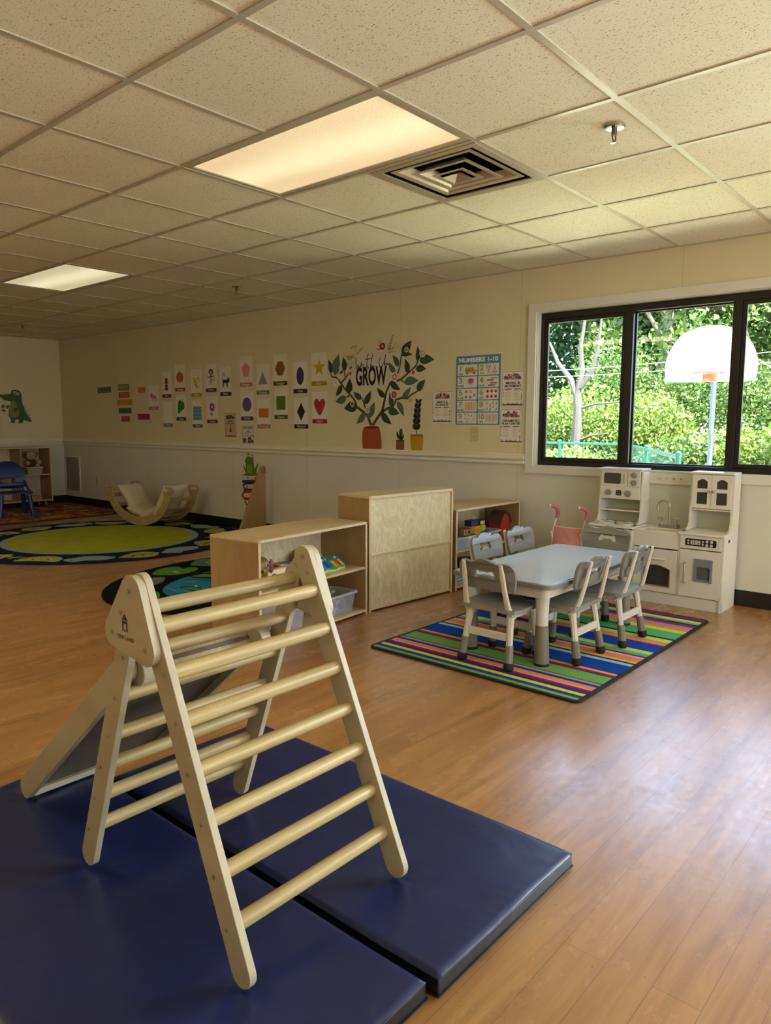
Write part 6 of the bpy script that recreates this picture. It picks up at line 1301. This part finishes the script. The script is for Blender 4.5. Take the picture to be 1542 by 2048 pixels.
# two small pot decals
def pot_decal(label, body, col, mouth):
    (cx, cz) = P(S4, sum(p[0] for p in body)/len(body), max(p[1] for p in body)); o = tag(MB().prism([ccw(L4(body))], (0, YW-.001, 0), UX, UZ, 0).build('pot_decal', ink(col), loc=(cx, YW, cz)), label, 'wall decal'); return o
o = pot_decal('small wall decal of a cactus in a brown pot', [(940, 1425), (1040, 1425), (1038, 1540), (1025, 1572), (950, 1572), (938, 1540)], '7E4A2C', None)
m = MB()
for a in ([(985, 1418), (978, 1340), (985, 1290), (1000, 1283), (1018, 1300), (1012, 1418)], [(985, 1415), (950, 1380), (945, 1330), (958, 1310), (970, 1350), (995, 1400)], [(1005, 1415), (1000, 1400), (1022, 1370), (1030, 1345), (1038, 1360), (1030, 1395), (1015, 1415)]): m.prism([smooth2(ccw(L4(a)), 3)], (0, YW-.0013, 0), UX, UZ, 0)
m.build('cactus', ink('243E26'), o)
m = MB(); flat(m, ccw(L4([(940, 1425), (1040, 1425), (1038, 1416), (942, 1416)])), YW-.0012); m.build('pot_mouth', ink('4A2414'), o)
o = pot_decal('wall decal of a tall dark-leaved plant in a yellow pot, right of the cactus', [(1115, 1362), (1275, 1362), (1270, 1500), (1255, 1572), (1135, 1575), (1120, 1500)], 'B88A18', None)
m = MB(); flat(m, ccw(L4([(1115, 1362), (1275, 1362), (1265, 1352), (1125, 1352)])), YW-.0012); m.build('pot_mouth', ink('5A3A14'), o)
r = random.Random(3); m = MB()
for k in range(60): flat(m, circ(*P(S4, r.uniform(1130, 1262), r.uniform(1385, 1560)), .0028, 6), YW-.0012)
m.build('pot_dots', ink('C8A040'), o)
m = MB(); m.prism([ccw(strip(L4([(1192, 1355), (1192, 1200), (1200, 1050), (1225, 930)]), .008))], (0, YW-.0012, 0), UX, UZ, 0)
for k in range(17):
    t_ = k/17; y = 1290-370*t_; x = 1192+30*t_**2
    for s in (1, -1): (a, b), (c, d) = P(S4, x, y), P(S4, x+s*(52-12*t_), y-38+8*(k % 3)); m.prism([ccw(leaf(a, b, c, d, .42, 5))], (0, YW-.0014-.0001*(k % 3), 0), UX, UZ, 0)
m.build('foliage', ink('101814'), o)

# frog on books decal under the rail
SF = (7.71, 440, 880)
def LF(pts): return [P(SF, x, y) for x, y in pts]
fo = tag(MB().prism([ccw(LF([(395, 300), (430, 200), (450, 205), (455, 260), (480, 265), (490, 225), (515, 235), (520, 330), (535, 450), (590, 345), (592, 380), (560, 500), (585, 540), (545, 555), (350, 545), (400, 515), (355, 400), (365, 385), (400, 450), (395, 350), (380, 315)]))], (0, YW-.001, 0), UX, UZ, 0).build('frog_decal', ink('5A7A16'), loc=(P(SF, 470, 540)[0], YW, P(SF, 470, 540)[1])), 'green frog wall decal sitting above coloured letters under the rail', 'wall decal')
m = MB(); flat(m, smooth2(ccw(LF([(420, 400), (460, 380), (500, 410), (505, 500), (440, 520), (410, 490)])), 3), YW-.0013, 1)
for x, y in ((432, 245), (497, 262)): flat(m, circ(*P(SF, x, y), .013, 12), YW-.0013, 0); flat(m, circ(*P(SF, x, y+8), .006, 10), YW-.0016, 2)
m.prism([ccw(strip(LF([(390, 320), (430, 345), (480, 335)]), .004))], (0, YW-.0013, 0), UX, UZ, 0, 2); flat(m, ccw(LF([(340, 545), (400, 510), (560, 545), (480, 555)])), YW-.0009, 2)
m.build('frog_face', [ink('E0D8C0'), ink('7A9A2A'), ink('1E2210')], fo)
m = MB(); flat(m, ccw(LF([(345, 560), (570, 560), (545, 700), (400, 920), (335, 920)])), YW-.0008, 0)
m.prism([ccw(strip(LF([(345, 640), (560, 640)]), .034))], (0, YW-.0014, 0), UX, UZ, 0, 1); m.prism([ccw(strip(LF([(520, 660), (400, 665), (360, 700), (380, 760), (520, 775)]), .030))], (0, YW-.0012, 0), UX, UZ, 0, 1)
m.prism([ccw(strip(LF([(510, 790), (380, 795), (345, 850), (380, 905), (500, 905)]), .032))], (0, YW-.0016, 0), UX, UZ, 0, 2); m.prism([ccw(strip(LF([(385, 935), (430, 1030)]), .018))], (0, YW-.0016, 0), UX, UZ, 0, 4)
for x, y, c in ((430, 590, 2), (540, 600, 2), (495, 630, 3)): flat(m, ccw(LF([(x-16, y-22), (x+16, y-22), (x, y+22)])), YW-.0018, c)
m.prism([ccw(strip(LF([(420, 700), (420, 780)]), .018))], (0, YW-.0018, 0), UX, UZ, 0, 5)
m.build('coloured_letters', [ink(c) for c in ('CFC6B2', '3A2450', 'A03428', '3A6A78', '3A3428', '3E5A24')], fo)

# crocodile decal on the far left wall
def wl(px, py): p = on(px, py, 0, XL); return (p.y, p.z)
SC = 19.275
def LC(pts): return [wl(x/SC, 760+y/SC) for x, y in pts]
def fl_(mb, pts, d, mi=0): return mb.prism([ccw(pts)], (XL+d, 0, 0), UY, UZ, 0, mi)
body = [(-60, 560), (20, 545), (80, 570), (380, 530), (430, 540), (620, 590), (820, 600), (850, 800), (880, 1000), (960, 1200), (1100, 1420), (1225, 1600), (1150, 1625), (900, 1540), (880, 1620), (870, 1665), (700, 1670), (730, 1540), (600, 1515), (580, 1640), (550, 1660), (380, 1665), (430, 1600), (400, 1480), (330, 1380), (330, 1200), (380, 960), (440, 840), (300, 800), (160, 780), (40, 680), (-60, 640)]
o = tag(fl_(MB(), LC(body), .001).build('crocodile_decal', ink('34602E'), loc=(XL, wl(30, 846)[0], wl(30, 846)[1])), 'green crocodile decal with goggles on its head on the far left wall', 'wall decal')
m = MB(); fl_(m, smooth2(LC([(420, 850), (520, 810), (600, 860), (660, 1000), (740, 1250), (720, 1380), (560, 1450), (420, 1400), (350, 1280), (380, 1050)]), 3), .0014, 0)
fl_(m, smooth2(LC([(420, 540), (430, 440), (500, 385), (620, 385), (740, 430), (810, 540), (830, 600), (720, 615), (600, 560), (480, 555)]), 3), .0016, 1); fl_(m, smooth2(LC([(455, 510), (490, 440), (600, 420), (720, 480), (765, 560), (690, 600), (580, 530)]), 3), .0020, 2)
fl_(m, smooth2(LC([(490, 1140), (560, 1070), (650, 1060), (680, 1150), (620, 1230), (540, 1220)]), 3), .0018, 3); fl_(m, smooth2(LC([(220, 1010), (350, 950), (340, 1060), (260, 1110)]), 3), .0012, 4); fl_(m, smooth2(LC([(50, 1010), (120, 940), (170, 960), (160, 1080), (70, 1090)]), 3), .0012, 4); fl_(m, LC([(40, 1160), (140, 1120), (240, 1220), (150, 1220)]), .0012, 5)
for k in range(12): fl_(m, LC([(850+k*30, 940+k*52), (905+k*29, 980+k*50), (868+k*30, 1000+k*52)]), .0016, 1)
m.build('belly_and_goggles', [ink(c) for c in ('8A8048', '2E1C0E', 'A89C80', '4A5A20', '4E6A2E', '38304A')], o)
